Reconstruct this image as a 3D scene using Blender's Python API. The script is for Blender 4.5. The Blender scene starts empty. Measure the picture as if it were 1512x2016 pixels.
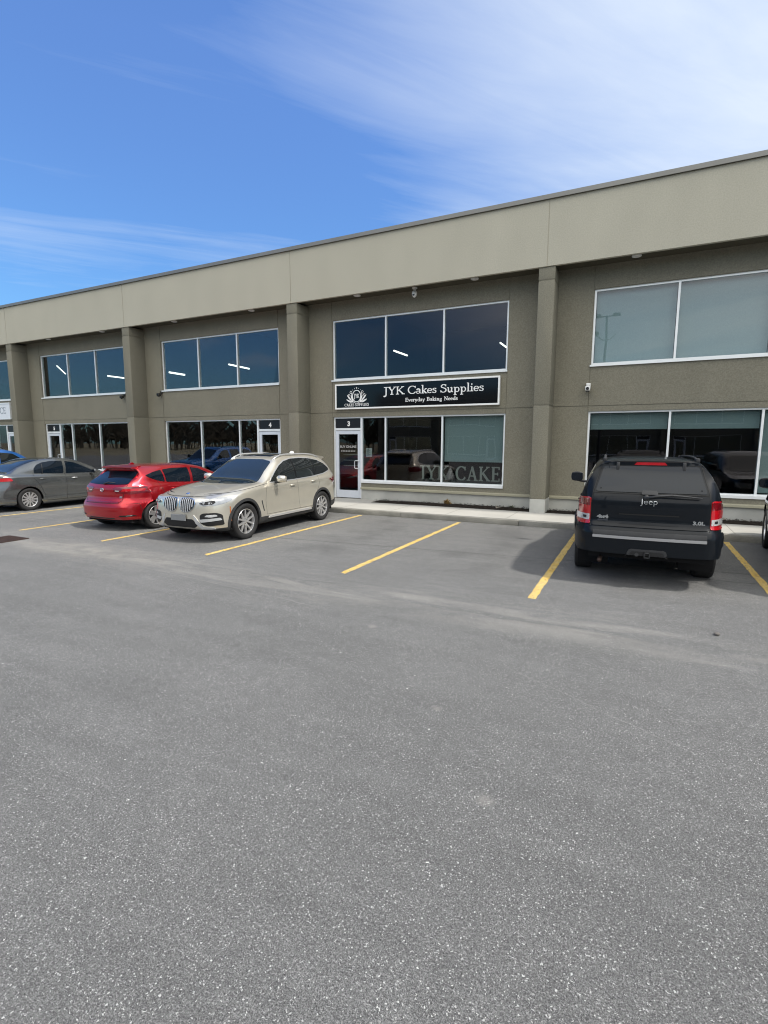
import bpy, bmesh, math, random
from mathutils import Vector, Matrix, geometry
from mathutils.bvhtree import BVHTree
random.seed(7)
R = math.radians
scene = bpy.context.scene
COL = scene.collection

# ---------------------------------------------------------------- camera
cam_d = bpy.data.cameras.new('camera')
cam = bpy.data.objects.new('camera', cam_d)
COL.objects.link(cam)
cam_d.sensor_fit = 'VERTICAL'
cam_d.sensor_height = 24.0
cam_d.lens = 24.0 * 1007.626 / 2016.0
cam_d.clip_start = 0.05
cam_d.clip_end = 3000
_yaw, _pitch, _roll = 0.4587, -0.1334, 0.0032
cam.matrix_world = (Matrix.Translation((0, -13.489, 1.9105)) @ Matrix.Rotation(_yaw, 4, 'Z')
                    @ Matrix.Rotation(math.pi / 2 + _pitch, 4, 'X') @ Matrix.Rotation(_roll, 4, 'Z'))
scene.camera = cam

# ---------------------------------------------------------------- sky and sun
SUN_EL = R(54)
SUN_AZ = R(2.0)          # angle of the sun from +X towards +Y (just behind the shop front)
WR1, WR2, WL = 40, 52, 7.7
w = bpy.data.worlds.new('World')
scene.world = w
w.use_nodes = True
nt = w.node_tree
nt.nodes.clear()
N = nt.nodes.new
sky = N('ShaderNodeTexSky')
sky.sky_type = 'NISHITA'
sky.sun_disc = False
sky.sun_elevation = SUN_EL
sky.sun_rotation = R(90) - SUN_AZ
sky.altitude = 0
sky.air_density = 1.25
sky.dust_density = 0.6
sky.ozone_density = 3.0
geo = N('ShaderNodeTexCoord')
# thin cirrus, laid out on a plane high above the ground
sep = N('ShaderNodeSeparateXYZ')
nt.links.new(geo.outputs['Generated'], sep.inputs[0])
zz = N('ShaderNodeMath'); zz.operation = 'MAXIMUM'; zz.inputs[1].default_value = 0.03
nt.links.new(sep.outputs['Z'], zz.inputs[0])
dv = N('ShaderNodeVectorMath'); dv.operation = 'DIVIDE'
cmb = N('ShaderNodeCombineXYZ')
for i in range(3):
    nt.links.new(zz.outputs[0], cmb.inputs[i])
nt.links.new(geo.outputs['Generated'], dv.inputs[0])
nt.links.new(cmb.outputs[0], dv.inputs[1])
mp = N('ShaderNodeMapping')
pr1 = N('ShaderNodeMapping'); pr1.inputs['Rotation'].default_value = (0, 0, R(-WR1))
pr2 = N('ShaderNodeMapping'); pr2.inputs['Rotation'].default_value = (0, 0, R(-WR2))
nt.links.new(dv.outputs[0], pr1.inputs['Vector']); nt.links.new(dv.outputs[0], pr2.inputs['Vector'])
mp.inputs['Location'].default_value = (WL, 0.3, 0)
mp.inputs['Scale'].default_value = (0.32, 1.15, 1.0)
nt.links.new(pr1.outputs[0], mp.inputs['Vector'])
n1 = N('ShaderNodeTexNoise')
n1.inputs['Scale'].default_value = 1.1
n1.inputs['Detail'].default_value = 9
n1.inputs['Roughness'].default_value = 0.56
n1.inputs['Distortion'].default_value = 0.5
nt.links.new(mp.outputs[0], n1.inputs['Vector'])
n2 = N('ShaderNodeTexNoise')
n2.inputs['Scale'].default_value = 0.55
n2.inputs['Detail'].default_value = 4
nt.links.new(dv.outputs[0], n2.inputs['Vector'])
# cover grows towards the sun side of the sky (+X) and upwards
gr = N('ShaderNodeVectorMath'); gr.operation = 'DOT_PRODUCT'
gr.inputs[1].default_value = (0.74, 0.30, 0.58)
nt.links.new(geo.outputs['Generated'], gr.inputs[0])
cov = N('ShaderNodeMapRange')
cov.inputs['From Min'].default_value = 0.12
cov.inputs['From Max'].default_value = 0.66
cov.inputs['To Min'].default_value = -0.22
cov.inputs['To Max'].default_value = 0.47
nt.links.new(gr.outputs['Value'], cov.inputs['Value'])
mp2 = N('ShaderNodeMapping')
mp2.inputs['Scale'].default_value = (0.55, 3.4, 1.0)
nt.links.new(pr2.outputs[0], mp2.inputs['Vector'])
nf = N('ShaderNodeTexNoise')
nf.inputs['Scale'].default_value = 2.1
nf.inputs['Detail'].default_value = 11
nf.inputs['Roughness'].default_value = 0.62
nf.inputs['Distortion'].default_value = 1.1
nt.links.new(mp2.outputs[0], nf.inputs['Vector'])
nfm = N('ShaderNodeMath'); nfm.operation = 'MULTIPLY_ADD'
nfm.inputs[1].default_value = 0.22; nfm.inputs[2].default_value = -0.11
nt.links.new(nf.outputs['Fac'], nfm.inputs[0])
n1b = N('ShaderNodeMath'); n1b.operation = 'ADD'
nt.links.new(n1.outputs['Fac'], n1b.inputs[0]); nt.links.new(nfm.outputs[0], n1b.inputs[1])
a1 = N('ShaderNodeMath'); a1.operation = 'ADD'
nt.links.new(n1b.outputs[0], a1.inputs[0]); nt.links.new(cov.outputs[0], a1.inputs[1])
a2 = N('ShaderNodeMath'); a2.operation = 'MULTIPLY_ADD'
a2.inputs[1].default_value = 0.55
nt.links.new(n2.outputs['Fac'], a2.inputs[0]); nt.links.new(a1.outputs[0], a2.inputs[2])
cr = N('ShaderNodeMapRange'); cr.interpolation_type = 'LINEAR'
cr.inputs['From Min'].default_value = 0.56
cr.inputs['From Max'].default_value = 1.32
cr.inputs['To Min'].default_value = 0.0
cr.inputs['To Max'].default_value = 0.93
nt.links.new(a2.outputs[0], cr.inputs['Value'])
mixc = N('ShaderNodeMix'); mixc.data_type = 'RGBA'
nt.links.new(cr.outputs[0], mixc.inputs['Factor'])
tint = N('ShaderNodeMix'); tint.data_type = 'RGBA'; tint.blend_type = 'MULTIPLY'
tint.inputs['Factor'].default_value = 1.0
tg = N('ShaderNodeMix'); tg.data_type = 'RGBA'
tz = N('ShaderNodeMapRange'); tz.inputs['From Min'].default_value = 0.05; tz.inputs['From Max'].default_value = 0.55
nt.links.new(sep.outputs['Z'], tz.inputs['Value']); nt.links.new(tz.outputs[0], tg.inputs['Factor'])
tg.inputs[6].default_value = (0.36, 0.66, 0.90, 1)
tg.inputs[7].default_value = (0.72, 0.93, 1.30, 1)
nt.links.new(tg.outputs[2], tint.inputs[7])
nt.links.new(sky.outputs[0], tint.inputs[6])
nt.links.new(tint.outputs[2], mixc.inputs[6])
mixc.inputs[7].default_value = (4.9, 5.5, 6.3, 1)
# bright patch added in the unseen sky behind the camera to fill the facade
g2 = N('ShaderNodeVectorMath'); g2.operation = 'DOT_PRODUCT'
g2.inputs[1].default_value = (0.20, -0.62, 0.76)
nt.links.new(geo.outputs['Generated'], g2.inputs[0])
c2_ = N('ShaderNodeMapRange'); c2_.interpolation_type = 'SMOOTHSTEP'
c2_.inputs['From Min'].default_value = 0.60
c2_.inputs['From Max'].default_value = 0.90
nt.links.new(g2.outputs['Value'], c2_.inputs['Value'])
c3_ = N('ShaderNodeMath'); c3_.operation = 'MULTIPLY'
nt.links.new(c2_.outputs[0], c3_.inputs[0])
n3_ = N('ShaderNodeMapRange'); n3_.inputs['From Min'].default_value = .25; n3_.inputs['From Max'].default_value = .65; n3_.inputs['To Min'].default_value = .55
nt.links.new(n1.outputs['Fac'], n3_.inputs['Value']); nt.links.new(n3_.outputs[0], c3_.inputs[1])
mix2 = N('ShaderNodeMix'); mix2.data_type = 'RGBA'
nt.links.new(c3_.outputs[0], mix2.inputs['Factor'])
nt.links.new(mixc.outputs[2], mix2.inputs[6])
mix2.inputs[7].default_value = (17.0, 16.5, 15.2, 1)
bg = N('ShaderNodeBackground')
bg.inputs['Strength'].default_value = 0.085
out = N('ShaderNodeOutputWorld')
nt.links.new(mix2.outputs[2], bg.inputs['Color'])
nt.links.new(bg.outputs[0], out.inputs['Surface'])

sl = bpy.data.lights.new('sun', 'SUN')
sl.energy = 2.0
sl.angle = R(3.0)
sl.color = (1.0, 0.95, 0.87)
sun = bpy.data.objects.new('sun', sl)
COL.objects.link(sun)
_sd = Vector((math.cos(SUN_AZ) * math.cos(SUN_EL), math.sin(SUN_AZ) * math.cos(SUN_EL), math.sin(SUN_EL)))
sun.rotation_euler = _sd.to_track_quat('Z', 'Y').to_euler()
sun.location = (30, 0, 40)

scene.view_settings.view_transform = 'Standard'
scene.view_settings.look = 'None'
scene.view_settings.exposure = 0.96
scene.view_settings.gamma = 1.0
try:
    scene.cycles.use_denoising = True
    scene.cycles.filter_width = 1.1
    scene.cycles.max_bounces = 8
    scene.cycles.transparent_max_bounces = 16
    scene.cycles.sample_clamp_indirect = 6
except Exception:
    pass

# ---------------------------------------------------------------- helpers
def link(o, parent=None):
    COL.objects.link(o)
    if parent is not None:
        o.parent = parent
    return o

def tag(o, label=None, cat=None, group=None, kind=None):
    if label: o['label'] = label
    if cat: o['category'] = cat
    if group: o['group'] = group
    if kind: o['kind'] = kind
    return o

def empty(name, loc=(0, 0, 0), rz=0.0, parent=None):
    o = bpy.data.objects.new(name, None)
    o.empty_display_size = 0.3
    link(o, parent)
    o.location = loc
    o.rotation_euler = (0, 0, rz)
    return o

class MB:
    """collects shapes into one mesh"""
    def __init__(s):
        s.v = []; s.f = []; s.m = []; s.n = None
    def add(s, vs, fs, mi=0):
        k = len(s.v)
        s.v += [tuple(p) for p in vs]
        s.f += [tuple(i + k for i in f) for f in fs]
        s.m += [mi] * len(fs)
        return s
    def box(s, x0, x1, y0, y1, z0, z1, mi=0):
        vs = [(x, y, z) for z in (z0, z1) for y in (y0, y1) for x in (x0, x1)]
        fs = [(0, 2, 3, 1), (4, 5, 7, 6), (0, 1, 5, 4), (2, 6, 7, 3), (0, 4, 6, 2), (1, 3, 7, 5)]
        return s.add(vs, fs, mi)
    def bbox(s, x0, x1, y0, y1, z0, z1, b=0.01, seg=2, mi=0):
        bm = bmesh.new()
        bmesh.ops.create_cube(bm, size=1.0)
        bmesh.ops.scale(bm, vec=(x1 - x0, y1 - y0, z1 - z0), verts=bm.verts)
        bmesh.ops.translate(bm, vec=((x0 + x1) / 2, (y0 + y1) / 2, (z0 + z1) / 2), verts=bm.verts)
        bmesh.ops.bevel(bm, geom=list(bm.edges), offset=b, segments=seg, affect='EDGES', profile=0.5)
        bm.verts.index_update()
        s.add([v.co[:] for v in bm.verts], [[v.index for v in f.verts] for f in bm.faces], mi)
        bm.free()
        return s
    def tube(s, pts, r, n=10, mi=0, closed=False):
        pts = [Vector(p) for p in pts]
        rs = r if isinstance(r, (list, tuple)) else [r] * len(pts)
        vs = []; fs = []
        L = len(pts)
        up = None
        for i, p in enumerate(pts):
            a = pts[i - 1] if (i > 0 or closed) else p
            b = pts[(i + 1) % L] if (i < L - 1 or closed) else p
            t = (b - a).normalized()
            if up is None:
                up = Vector((0, 0, 1)) if abs(t.z) < 0.9 else Vector((1, 0, 0))
            x = t.cross(up).normalized()
            u = x.cross(t).normalized()
            up = u
            for k in range(n):
                q = 2 * math.pi * k / n
                vs.append(p + (x * math.cos(q) + u * math.sin(q)) * rs[i])
        for i in range(L if closed else L - 1):
            j = (i + 1) % L
            for k in range(n):
                k2 = (k + 1) % n
                fs.append((i * n + k, i * n + k2, j * n + k2, j * n + k))
        if not closed:
            fs.append(tuple(range(n))); fs.append(tuple(range((L - 1) * n, L * n))[::-1])
        return s.add(vs, fs, mi)
    def cyl(s, c, r, h, axis='Z', n=24, r2=None, mi=0):
        c = Vector(c); r2 = r if r2 is None else r2
        d = {'X': Vector((1, 0, 0)), 'Y': Vector((0, 1, 0)), 'Z': Vector((0, 0, 1))}[axis]
        return s.tube([c - d * h / 2, c + d * h / 2], [r, r2], n, mi)
    def lathe_x(s, prof, n=40, mi=0, cx=0, cy=0, cz=0, closed=False):
        """profile of (x, radius) revolved about the X axis"""
        vs = []; fs = []
        m = len(prof)
        for (x, r) in prof:
            for k in range(n):
                q = 2 * math.pi * k / n
                vs.append((cx + x, cy + r * math.cos(q), cz + r * math.sin(q)))
        for i in range(m if closed else m - 1):
            j = (i + 1) % m
            for k in range(n):
                k2 = (k + 1) % n
                fs.append((i * n + k, i * n + k2, j * n + k2, j * n + k))
        return s.add(vs, fs, mi)
    def prism(s, poly, d, axis='Y', mi=0):
        """2D polygon (a, b) extruded along an axis between d[0] and d[1]"""
        n = len(poly)
        def P(a, b, c):
            return {'Y': (a, c, b), 'X': (c, a, b), 'Z': (a, b, c)}[axis]
        vs = [P(a, b, d[0]) for a, b in poly] + [P(a, b, d[1]) for a, b in poly]
        fs = [tuple(range(n)), tuple(range(2 * n - 1, n - 1, -1))]
        fs += [(i, (i + 1) % n, n + (i + 1) % n, n + i) for i in range(n)]
        return s.add(vs, fs, mi)
    def build(s, name, mats, parent=None, smooth=False, angle=None, normals=None):
        me = bpy.data.meshes.new(name)
        me.from_pydata(s.v, [], s.f)
        if not isinstance(mats, (list, tuple)):
            mats = [mats]
        for m in mats:
            me.materials.append(m)
        me.polygons.foreach_set('material_index', s.m)
        if smooth or angle:
            me.polygons.foreach_set('use_smooth', [True] * len(me.polygons))
        me.update()
        bm = bmesh.new(); bm.from_mesh(me)
        if normals is None:
            bmesh.ops.recalc_face_normals(bm, faces=bm.faces)
        if angle:
            for e in bm.edges:
                if len(e.link_faces) == 2 and e.calc_face_angle(0) > R(angle):
                    e.smooth = False
        bm.to_mesh(me); bm.free()
        o = bpy.data.objects.new(name, me)
        link(o, parent)
        return o

# ---------------------------------------------------------------- materials
def mat(name, col, rough=0.5, metal=0.0, coat=0.0, spec=0.5, emit=None, es=0.0, alpha=None):
    m = bpy.data.materials.new(name)
    m.use_nodes = True
    b = m.node_tree.nodes['Principled BSDF']
    b.inputs['Base Color'].default_value = (*col, 1)
    b.inputs['Roughness'].default_value = rough
    b.inputs['Metallic'].default_value = metal
    b.inputs['Coat Weight'].default_value = coat
    b.inputs['Coat Roughness'].default_value = 0.03
    b.inputs['Specular IOR Level'].default_value = spec
    if emit:
        b.inputs['Emission Color'].default_value = (*emit, 1)
        b.inputs['Emission Strength'].default_value = es
    return m

def nodes(m):
    t = m.node_tree
    return t, t.nodes['Principled BSDF'], t.nodes.new, t.links.new

def vary(m, col, scale=2.0, amt=0.12, bump=0.0, bscale=200.0, detail=6, col2=None, coords='Object', bdist=0.004, fine=0.0, fscale=300.0, streak=None):
    """base colour gently varied by noise; optional fine grain and bump"""
    t, b, new, lk = nodes(m)
    tc = new('ShaderNodeTexCoord')
    n = new('ShaderNodeTexNoise'); n.inputs['Scale'].default_value = scale; n.inputs['Detail'].default_value = detail
    src = tc.outputs[coords]
    if streak:
        mpn = new('ShaderNodeMapping'); mpn.inputs['Scale'].default_value = streak
        lk(src, mpn.inputs['Vector']); lk(mpn.outputs[0], n.inputs['Vector'])
    else:
        lk(src, n.inputs['Vector'])
    r = new('ShaderNodeMapRange'); r.inputs['From Min'].default_value = 0.3; r.inputs['From Max'].default_value = 0.7
    r.inputs['To Min'].default_value = 1 - amt; r.inputs['To Max'].default_value = 1 + amt
    lk(n.outputs['Fac'], r.inputs['Value'])
    last = r.outputs[0]
    if fine:
        f = new('ShaderNodeTexNoise'); f.inputs['Scale'].default_value = fscale; f.inputs['Detail'].default_value = 2
        lk(src, f.inputs['Vector'])
        fr = new('ShaderNodeMapRange'); fr.inputs['From Min'].default_value = 0.3; fr.inputs['From Max'].default_value = 0.7
        fr.inputs['To Min'].default_value = 1 - fine; fr.inputs['To Max'].default_value = 1 + fine
        lk(f.outputs['Fac'], fr.inputs['Value'])
        mm = new('ShaderNodeMath'); mm.operation = 'MULTIPLY'
        lk(last, mm.inputs[0]); lk(fr.outputs[0], mm.inputs[1]); last = mm.outputs[0]
    mx = new('ShaderNodeVectorMath'); mx.operation = 'SCALE'
    mx.inputs[0].default_value = col
    lk(last, mx.inputs['Scale'])
    lk(mx.outputs[0], b.inputs['Base Color'])
    if bump:
        bn = new('ShaderNodeTexNoise'); bn.inputs['Scale'].default_value = bscale; bn.inputs['Detail'].default_value = 3
        lk(src, bn.inputs['Vector'])
        bp = new('ShaderNodeBump'); bp.inputs['Strength'].default_value = bump; bp.inputs['Distance'].default_value = bdist
        lk(bn.outputs['Fac'], bp.inputs['Height']); lk(bp.outputs[0], b.inputs['Normal'])
    return m

M = {}
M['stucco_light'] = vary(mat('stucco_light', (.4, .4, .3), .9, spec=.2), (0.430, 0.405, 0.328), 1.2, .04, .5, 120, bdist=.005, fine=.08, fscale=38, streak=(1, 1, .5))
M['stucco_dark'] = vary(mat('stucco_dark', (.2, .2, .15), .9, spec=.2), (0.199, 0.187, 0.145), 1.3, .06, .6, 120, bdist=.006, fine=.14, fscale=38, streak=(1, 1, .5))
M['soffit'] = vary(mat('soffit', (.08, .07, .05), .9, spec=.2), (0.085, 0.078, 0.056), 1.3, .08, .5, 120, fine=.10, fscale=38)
M['ledge'] = vary(mat('ledge', (.4, .4, .3), .9, spec=.2), (0.33, 0.315, 0.235), 1.3, .10, .4, 160, fine=.05, fscale=70)
M['concrete'] = vary(mat('concrete', (.4, .4, .3), .85, spec=.25), (0.44, 0.44, 0.405), 1.7, .14, .4, 90, fine=.06, fscale=120, bdist=.003)
M['walk'] = vary(mat('walk', (.5, .5, .45), .85, spec=.25), (0.40, 0.39, 0.36), .9, .09, .4, 60, fine=.05, fscale=110, bdist=.003)
M['coping'] = vary(mat('coping', (.2, .2, .2), .45, .3), (0.20, 0.195, 0.18), 1.0, .08)
M['alu'] = vary(mat('alu', (.7, .72, .75), .42, .25), (0.78, 0.80, 0.80), 4, .04)
M['door_alu'] = vary(mat('door_alu', (.7, .72, .75), .45, .2), (0.62, 0.66, 0.71), 3, .05)
M['black'] = mat('black', (.006, .006, .007), .35)
M['dark'] = mat('dark', (.012, .012, .013), .8, spec=.2)
M['white'] = mat('white', (.82, .82, .80), .5)
M['cam_white'] = vary(mat('cam_white', (.72, .72, .70), .45), (.72, .72, .70), 20, .05)
M['rubber'] = vary(mat('rubber', (.018, .018, .019), .75, spec=.35), (0.020, 0.020, 0.021), 14, .25)
M['plastic'] = vary(mat('plastic', (.03, .03, .032), .6, spec=.4), (.030, .031, .033), 9, .15)
M['grille_dark'] = mat('grille_dark', (.008, .008, .009), .5)
M['chrome'] = mat('chrome', (.62, .63, .65), .16, 1.0)
M['silver_trim'] = mat('silver_trim', (.62, .63, .64), .28, .6)
M['grille_silver'] = mat('grille_silver', (.55, .55, .55), .45, .25)
M['bumper_bar'] = mat('bumper_bar', (.40, .40, .41), .35, .5)
M['rim_silver'] = mat('rim_silver', (.62, .62, .63), .3, .75)
M['rim_grey'] = mat('rim_grey', (.34, .34, .34), .28, .8)
M['rim_dark'] = mat('rim_dark', (.02, .02, .022), .35, .4)
M['gap'] = mat('gap', (.008, .008, .008), .8)
M['badge'] = mat('badge', (.55, .56, .57), .25, .9)
M['blue_badge'] = mat('blue_badge', (.03, .12, .40), .3)
M['red_lens'] = mat('red_lens', (.42, .006, .012), .12, coat=1)
M['red_deep'] = mat('red_deep', (.13, .004, .008), .12, coat=1)
M['clear_lens'] = vary(mat('clear_lens', (.6, .6, .6), .12, .0, 1), (.42, .43, .44), 40, .25)
M['lamp_house'] = vary(mat('lamp_house', (.4, .4, .4), .2, .2, 1), (.36, .37, .38), 12, .15)
M['amber'] = mat('amber', (.40, .12, .03), .25, coat=.6)
M['steel'] = vary(mat('steel', (.10, .07, .055), .6, .6), (.085, .055, .045), 30, .35)

def paint(name, col, metal=.55, rough=.34, flake=.06, dirt=0.0):
    m = mat(name, col, rough, metal, 1.0)
    vary(m, col, 3, .04, fine=flake, fscale=420)
    t, b, new, lk = nodes(m)
    b.inputs['Coat Roughness'].default_value = .02
    if dirt:
        tc = new('ShaderNodeTexCoord'); n = new('ShaderNodeTexNoise'); n.inputs['Scale'].default_value = 3.5; n.inputs['Detail'].default_value = 8
        lk(tc.outputs['Object'], n.inputs['Vector'])
        r = new('ShaderNodeMapRange'); r.inputs['From Min'].default_value = .35; r.inputs['From Max'].default_value = .75
        r.inputs['To Min'].default_value = .03; r.inputs['To Max'].default_value = .03 + dirt
        lk(n.outputs['Fac'], r.inputs['Value']); lk(r.outputs[0], b.inputs['Coat Roughness'])
    return m
M['champagne'] = paint('champagne', (0.66, 0.62, 0.53), .66, .28)
M['jeep_black'] = paint('jeep_black', (.006, .008, .011), .0, .4)
M['jeep_black'].node_tree.nodes['Principled BSDF'].inputs['Specular IOR Level'].default_value = .06
M['jeep_black'].node_tree.nodes['Principled BSDF'].inputs['Coat Weight'].default_value = .32
M['red_paint'] = paint('red_paint', (.46, .010, .018), .72, .28, dirt=.03)
M['grey_paint'] = paint('grey_paint', (.17, .178, .178), .82, .25, dirt=.05)
M['blue_paint'] = paint('blue_paint', (.016, .11, .36), .5, .32)
M['navy_paint'] = paint('navy_paint', (.012, .014, .02), .4, .32)

def car_glass(name, col, rough=.03, spec=1.0):
    m = mat(name, col, rough, 0.0, 0.0, spec * .7)
    b = m.node_tree.nodes['Principled BSDF']
    b.inputs['IOR'].default_value = 1.55
    return m
M['car_glass'] = car_glass('car_glass', (.010, .013, .014))
M['car_glass_tint'] = car_glass('car_glass_tint', (.004, .008, .014), spec=.42)
M['windscreen'] = car_glass('windscreen', (.014, .022, .030))

def arch_glass(name, tint=(.80, .86, .86), boost=1.0):
    m = bpy.data.materials.new(name); m.use_nodes = True
    t = m.node_tree; t.nodes.clear(); new = t.nodes.new; lk = t.links.new
    o = new('ShaderNodeOutputMaterial')
    tr = new('ShaderNodeBsdfTransparent'); tr.inputs['Color'].default_value = (*tint, 1)
    gl = new('ShaderNodeBsdfGlossy'); gl.inputs['Roughness'].default_value = .0
    gl.inputs['Color'].default_value = (.90, .82, .85, 1)
    fr = new('ShaderNodeFresnel'); fr.inputs['IOR'].default_value = 1.6
    ml = new('ShaderNodeMath'); ml.operation = 'MULTIPLY_ADD'; ml.inputs[1].default_value = 0.15 * boost; ml.inputs[2].default_value = .034
    ml.use_clamp = True
    lk(fr.outputs[0], ml.inputs[0])
    # faint waviness of the sheet
    tc = new('ShaderNodeTexCoord'); n = new('ShaderNodeTexNoise'); n.inputs['Scale'].default_value = .9; n.inputs['Detail'].default_value = 1
    lk(tc.outputs['Object'], n.inputs['Vector'])
    bp = new('ShaderNodeBump'); bp.inputs['Strength'].default_value = .25; bp.inputs['Distance'].default_value = .01
    lk(n.outputs['Fac'], bp.inputs['Height']); lk(bp.outputs[0], gl.inputs['Normal'])
    mx = new('ShaderNodeMixShader')
    lk(ml.outputs[0], mx.inputs[0]); lk(tr.outputs[0], mx.inputs[1]); lk(gl.outputs[0], mx.inputs[2])
    lk(mx.outputs[0], o.inputs['Surface'])
    return m
M['glass'] = arch_glass('glass')
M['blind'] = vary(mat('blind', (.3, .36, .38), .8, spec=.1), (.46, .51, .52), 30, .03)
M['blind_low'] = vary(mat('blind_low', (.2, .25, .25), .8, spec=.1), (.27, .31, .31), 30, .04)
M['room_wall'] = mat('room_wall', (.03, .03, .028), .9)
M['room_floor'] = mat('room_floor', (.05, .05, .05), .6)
M['tube_light'] = mat('tube_light', (.8, .8, .8), .5, emit=(1, .96, .88), es=1.7)

# ================================================================= GROUND
def ground_material():
    m = mat('asphalt', (.12, .12, .12), .9, spec=.35)
    t, b, new, lk = nodes(m)
    tc = new('ShaderNodeTexCoord'); P = tc.outputs['Object']
    sp = new('ShaderNodeSeparateXYZ'); lk(P, sp.inputs[0])
    def noise(scale, detail=4, rough=.55, vec=None, dist=0):
        n = new('ShaderNodeTexNoise'); n.inputs['Scale'].default_value = scale; n.inputs['Detail'].default_value = detail
        n.inputs['Roughness'].default_value = rough; n.inputs['Distortion'].default_value = dist
        lk(vec or P, n.inputs['Vector']); return n.outputs['Fac']
    def rng(v, a, b_, c, d, smooth=True):
        r = new('ShaderNodeMapRange'); r.interpolation_type = 'SMOOTHSTEP' if smooth else 'LINEAR'
        r.inputs['From Min'].default_value = a; r.inputs['From Max'].default_value = b_
        r.inputs['To Min'].default_value = c; r.inputs['To Max'].default_value = d
        lk(v, r.inputs['Value']); return r.outputs[0]
    def mth(op, a, b_=None, c=None):
        n = new('ShaderNodeMath'); n.operation = op
        for i, q in enumerate((a, b_, c)):
            if q is None: continue
            if isinstance(q, (int, float)): n.inputs[i].default_value = q
            else: lk(q, n.inputs[i])
        return n.outputs[0]
    def mixc(f, a, b_):
        n = new('ShaderNodeMix'); n.data_type = 'RGBA'
        if isinstance(f, (int, float)): n.inputs['Factor'].default_value = f
        else: lk(f, n.inputs['Factor'])
        for i, q in ((6, a), (7, b_)):
            if isinstance(q, tuple): n.inputs[i].default_value = (*q, 1)
            else: lk(q, n.inputs[i])
        return n.outputs[2]
    # binder tone: large patches, streaks along the driving lane, mottling
    mp_ = new('ShaderNodeMapping'); mp_.inputs['Scale'].default_value = (.35, 2.2, 1); lk(P, mp_.inputs[0])
    mp_.inputs['Rotation'].default_value = (0, 0, R(-7))
    big = rng(noise(.45, 5), .3, .7, .94, 1.07)
    strk = rng(noise(1.4, 7, .6, mp_.outputs[0], .6), .3, .72, .92, 1.10)
    mott = rng(noise(9, 4, .7), .3, .7, .92, 1.08)
    grain = rng(noise(190, 3, .85), .30, .70, .18, 1.80)
    grain2 = rng(noise(75, 4, .8), .3, .7, .58, 1.42)
    tone = mth('MULTIPLY', mth('MULTIPLY', big, strk), mth('MULTIPLY', mth('MULTIPLY', grain, grain2), mott))
    base = new('ShaderNodeVectorMath'); base.operation = 'SCALE'; base.inputs[0].default_value = (.119, .119, .118)
    lk(tone, base.inputs['Scale'])
    # exposed stone chips, two sizes, irregular outlines
    def chips(scale, keep, r0, r1, wob):
        nn = new('ShaderNodeTexNoise'); nn.inputs['Scale'].default_value = scale * 1.6; nn.inputs['Detail'].default_value = 2; lk(P, nn.inputs['Vector'])
        va = new('ShaderNodeVectorMath'); va.operation = 'MULTIPLY_ADD'
        lk(nn.outputs['Color'], va.inputs[0]); va.inputs[1].default_value = (wob / scale,) * 3; lk(P, va.inputs[2])
        vo = new('ShaderNodeTexVoronoi'); vo.voronoi_dimensions = '2D'; vo.inputs['Scale'].default_value = scale
        lk(va.outputs[0], vo.inputs['Vector'])
        sc = new('ShaderNodeSeparateColor'); lk(vo.outputs['Color'], sc.inputs[0])
        rad = rng(sc.outputs['Green'], 0, 1, r0, r1, False)
        inside = rng(mth('SUBTRACT', rad, vo.outputs['Distance']), 0.0, .07, 0, 1)
        on = mth('GREATER_THAN', sc.outputs['Red'], 1 - keep)
        return mth('MULTIPLY', inside, on), sc.outputs['Blue'], vo.outputs['Distance']
    c1, t1, d1 = chips(82, .72, .05, .30, 1.6)
    c2, t2, d2 = chips(175, .80, .08, .40, 1.4)
    c3, t3, d3 = chips(30, .025, .07, .19, 1.1)
    chipvar = rng(noise(2.2, 3), .3, .7, .75, 1.0)
    col = mixc(mth('MULTIPLY', mth('MULTIPLY', c2, rng(t2, 0, 1, .15, .75)), chipvar), base.outputs[0], (.36, .36, .35))
    col = mixc(mth('MULTIPLY', mth('MULTIPLY', c1, rng(t1, 0, 1, .2, .95)), chipvar), col, (.62, .62, .60))
    col = mixc(mth('MULTIPLY', c3, rng(t3, 0, 1, .3, 1)), col, (.66, .66, .63))
    # sandy dust drifted along the stall ends
    X, Y = sp.outputs['X'], sp.outputs['Y']
    wob = mth('MULTIPLY', mth('SUBTRACT', noise(.5, 4), .5), 1.8)
    dy = mth('ADD', mth('ADD', Y, 7.95), wob)
    band = mth('POWER', 2.718, mth('MULTIPLY', mth('MULTIPLY', dy, dy), -5.5))
    dust = mth('MULTIPLY', band, rng(noise(1.3, 7, .65, mp_.outputs[0], .8), .42, .64, .0, .50))
    dust = mth('MULTIPLY', dust, rng(grain, .55, 1.45, .6, 1.1))
    col = mixc(dust, col, (.31, .30, .275))
    # tan dust patch by the far stalls
    gx = mth('MULTIPLY', mth('ADD', X, 8.9), .55); gy = mth('MULTIPLY', mth('ADD', Y, 7.8), 2.6)
    pt = mth('POWER', 2.718, mth('MULTIPLY', mth('ADD', mth('MULTIPLY', gx, gx), mth('MULTIPLY', gy, gy)), -1.0))
    col = mixc(mth('MULTIPLY', pt, rng(noise(2.5, 6), .35, .65, .25, .75)), col, (.29, .275, .245))
    # oil and tyre stains in the stalls
    sx = mth('SINE', mth('MULTIPLY', mth('ADD', X, 5.187 + .684), 2 * math.pi / 2.736))
    stall = mth('MULTIPLY', rng(Y, -7.2, -5.6, 0, 1), rng(Y, -2.0, -1.5, 1, .4))
    oil = mth('MULTIPLY', mth('MULTIPLY', rng(sx, -.2, .9, 0, 1), stall), rng(noise(1.1, 5), .42, .66, 0, .28))
    col = mixc(oil, col, (.035, .035, .036))
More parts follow.
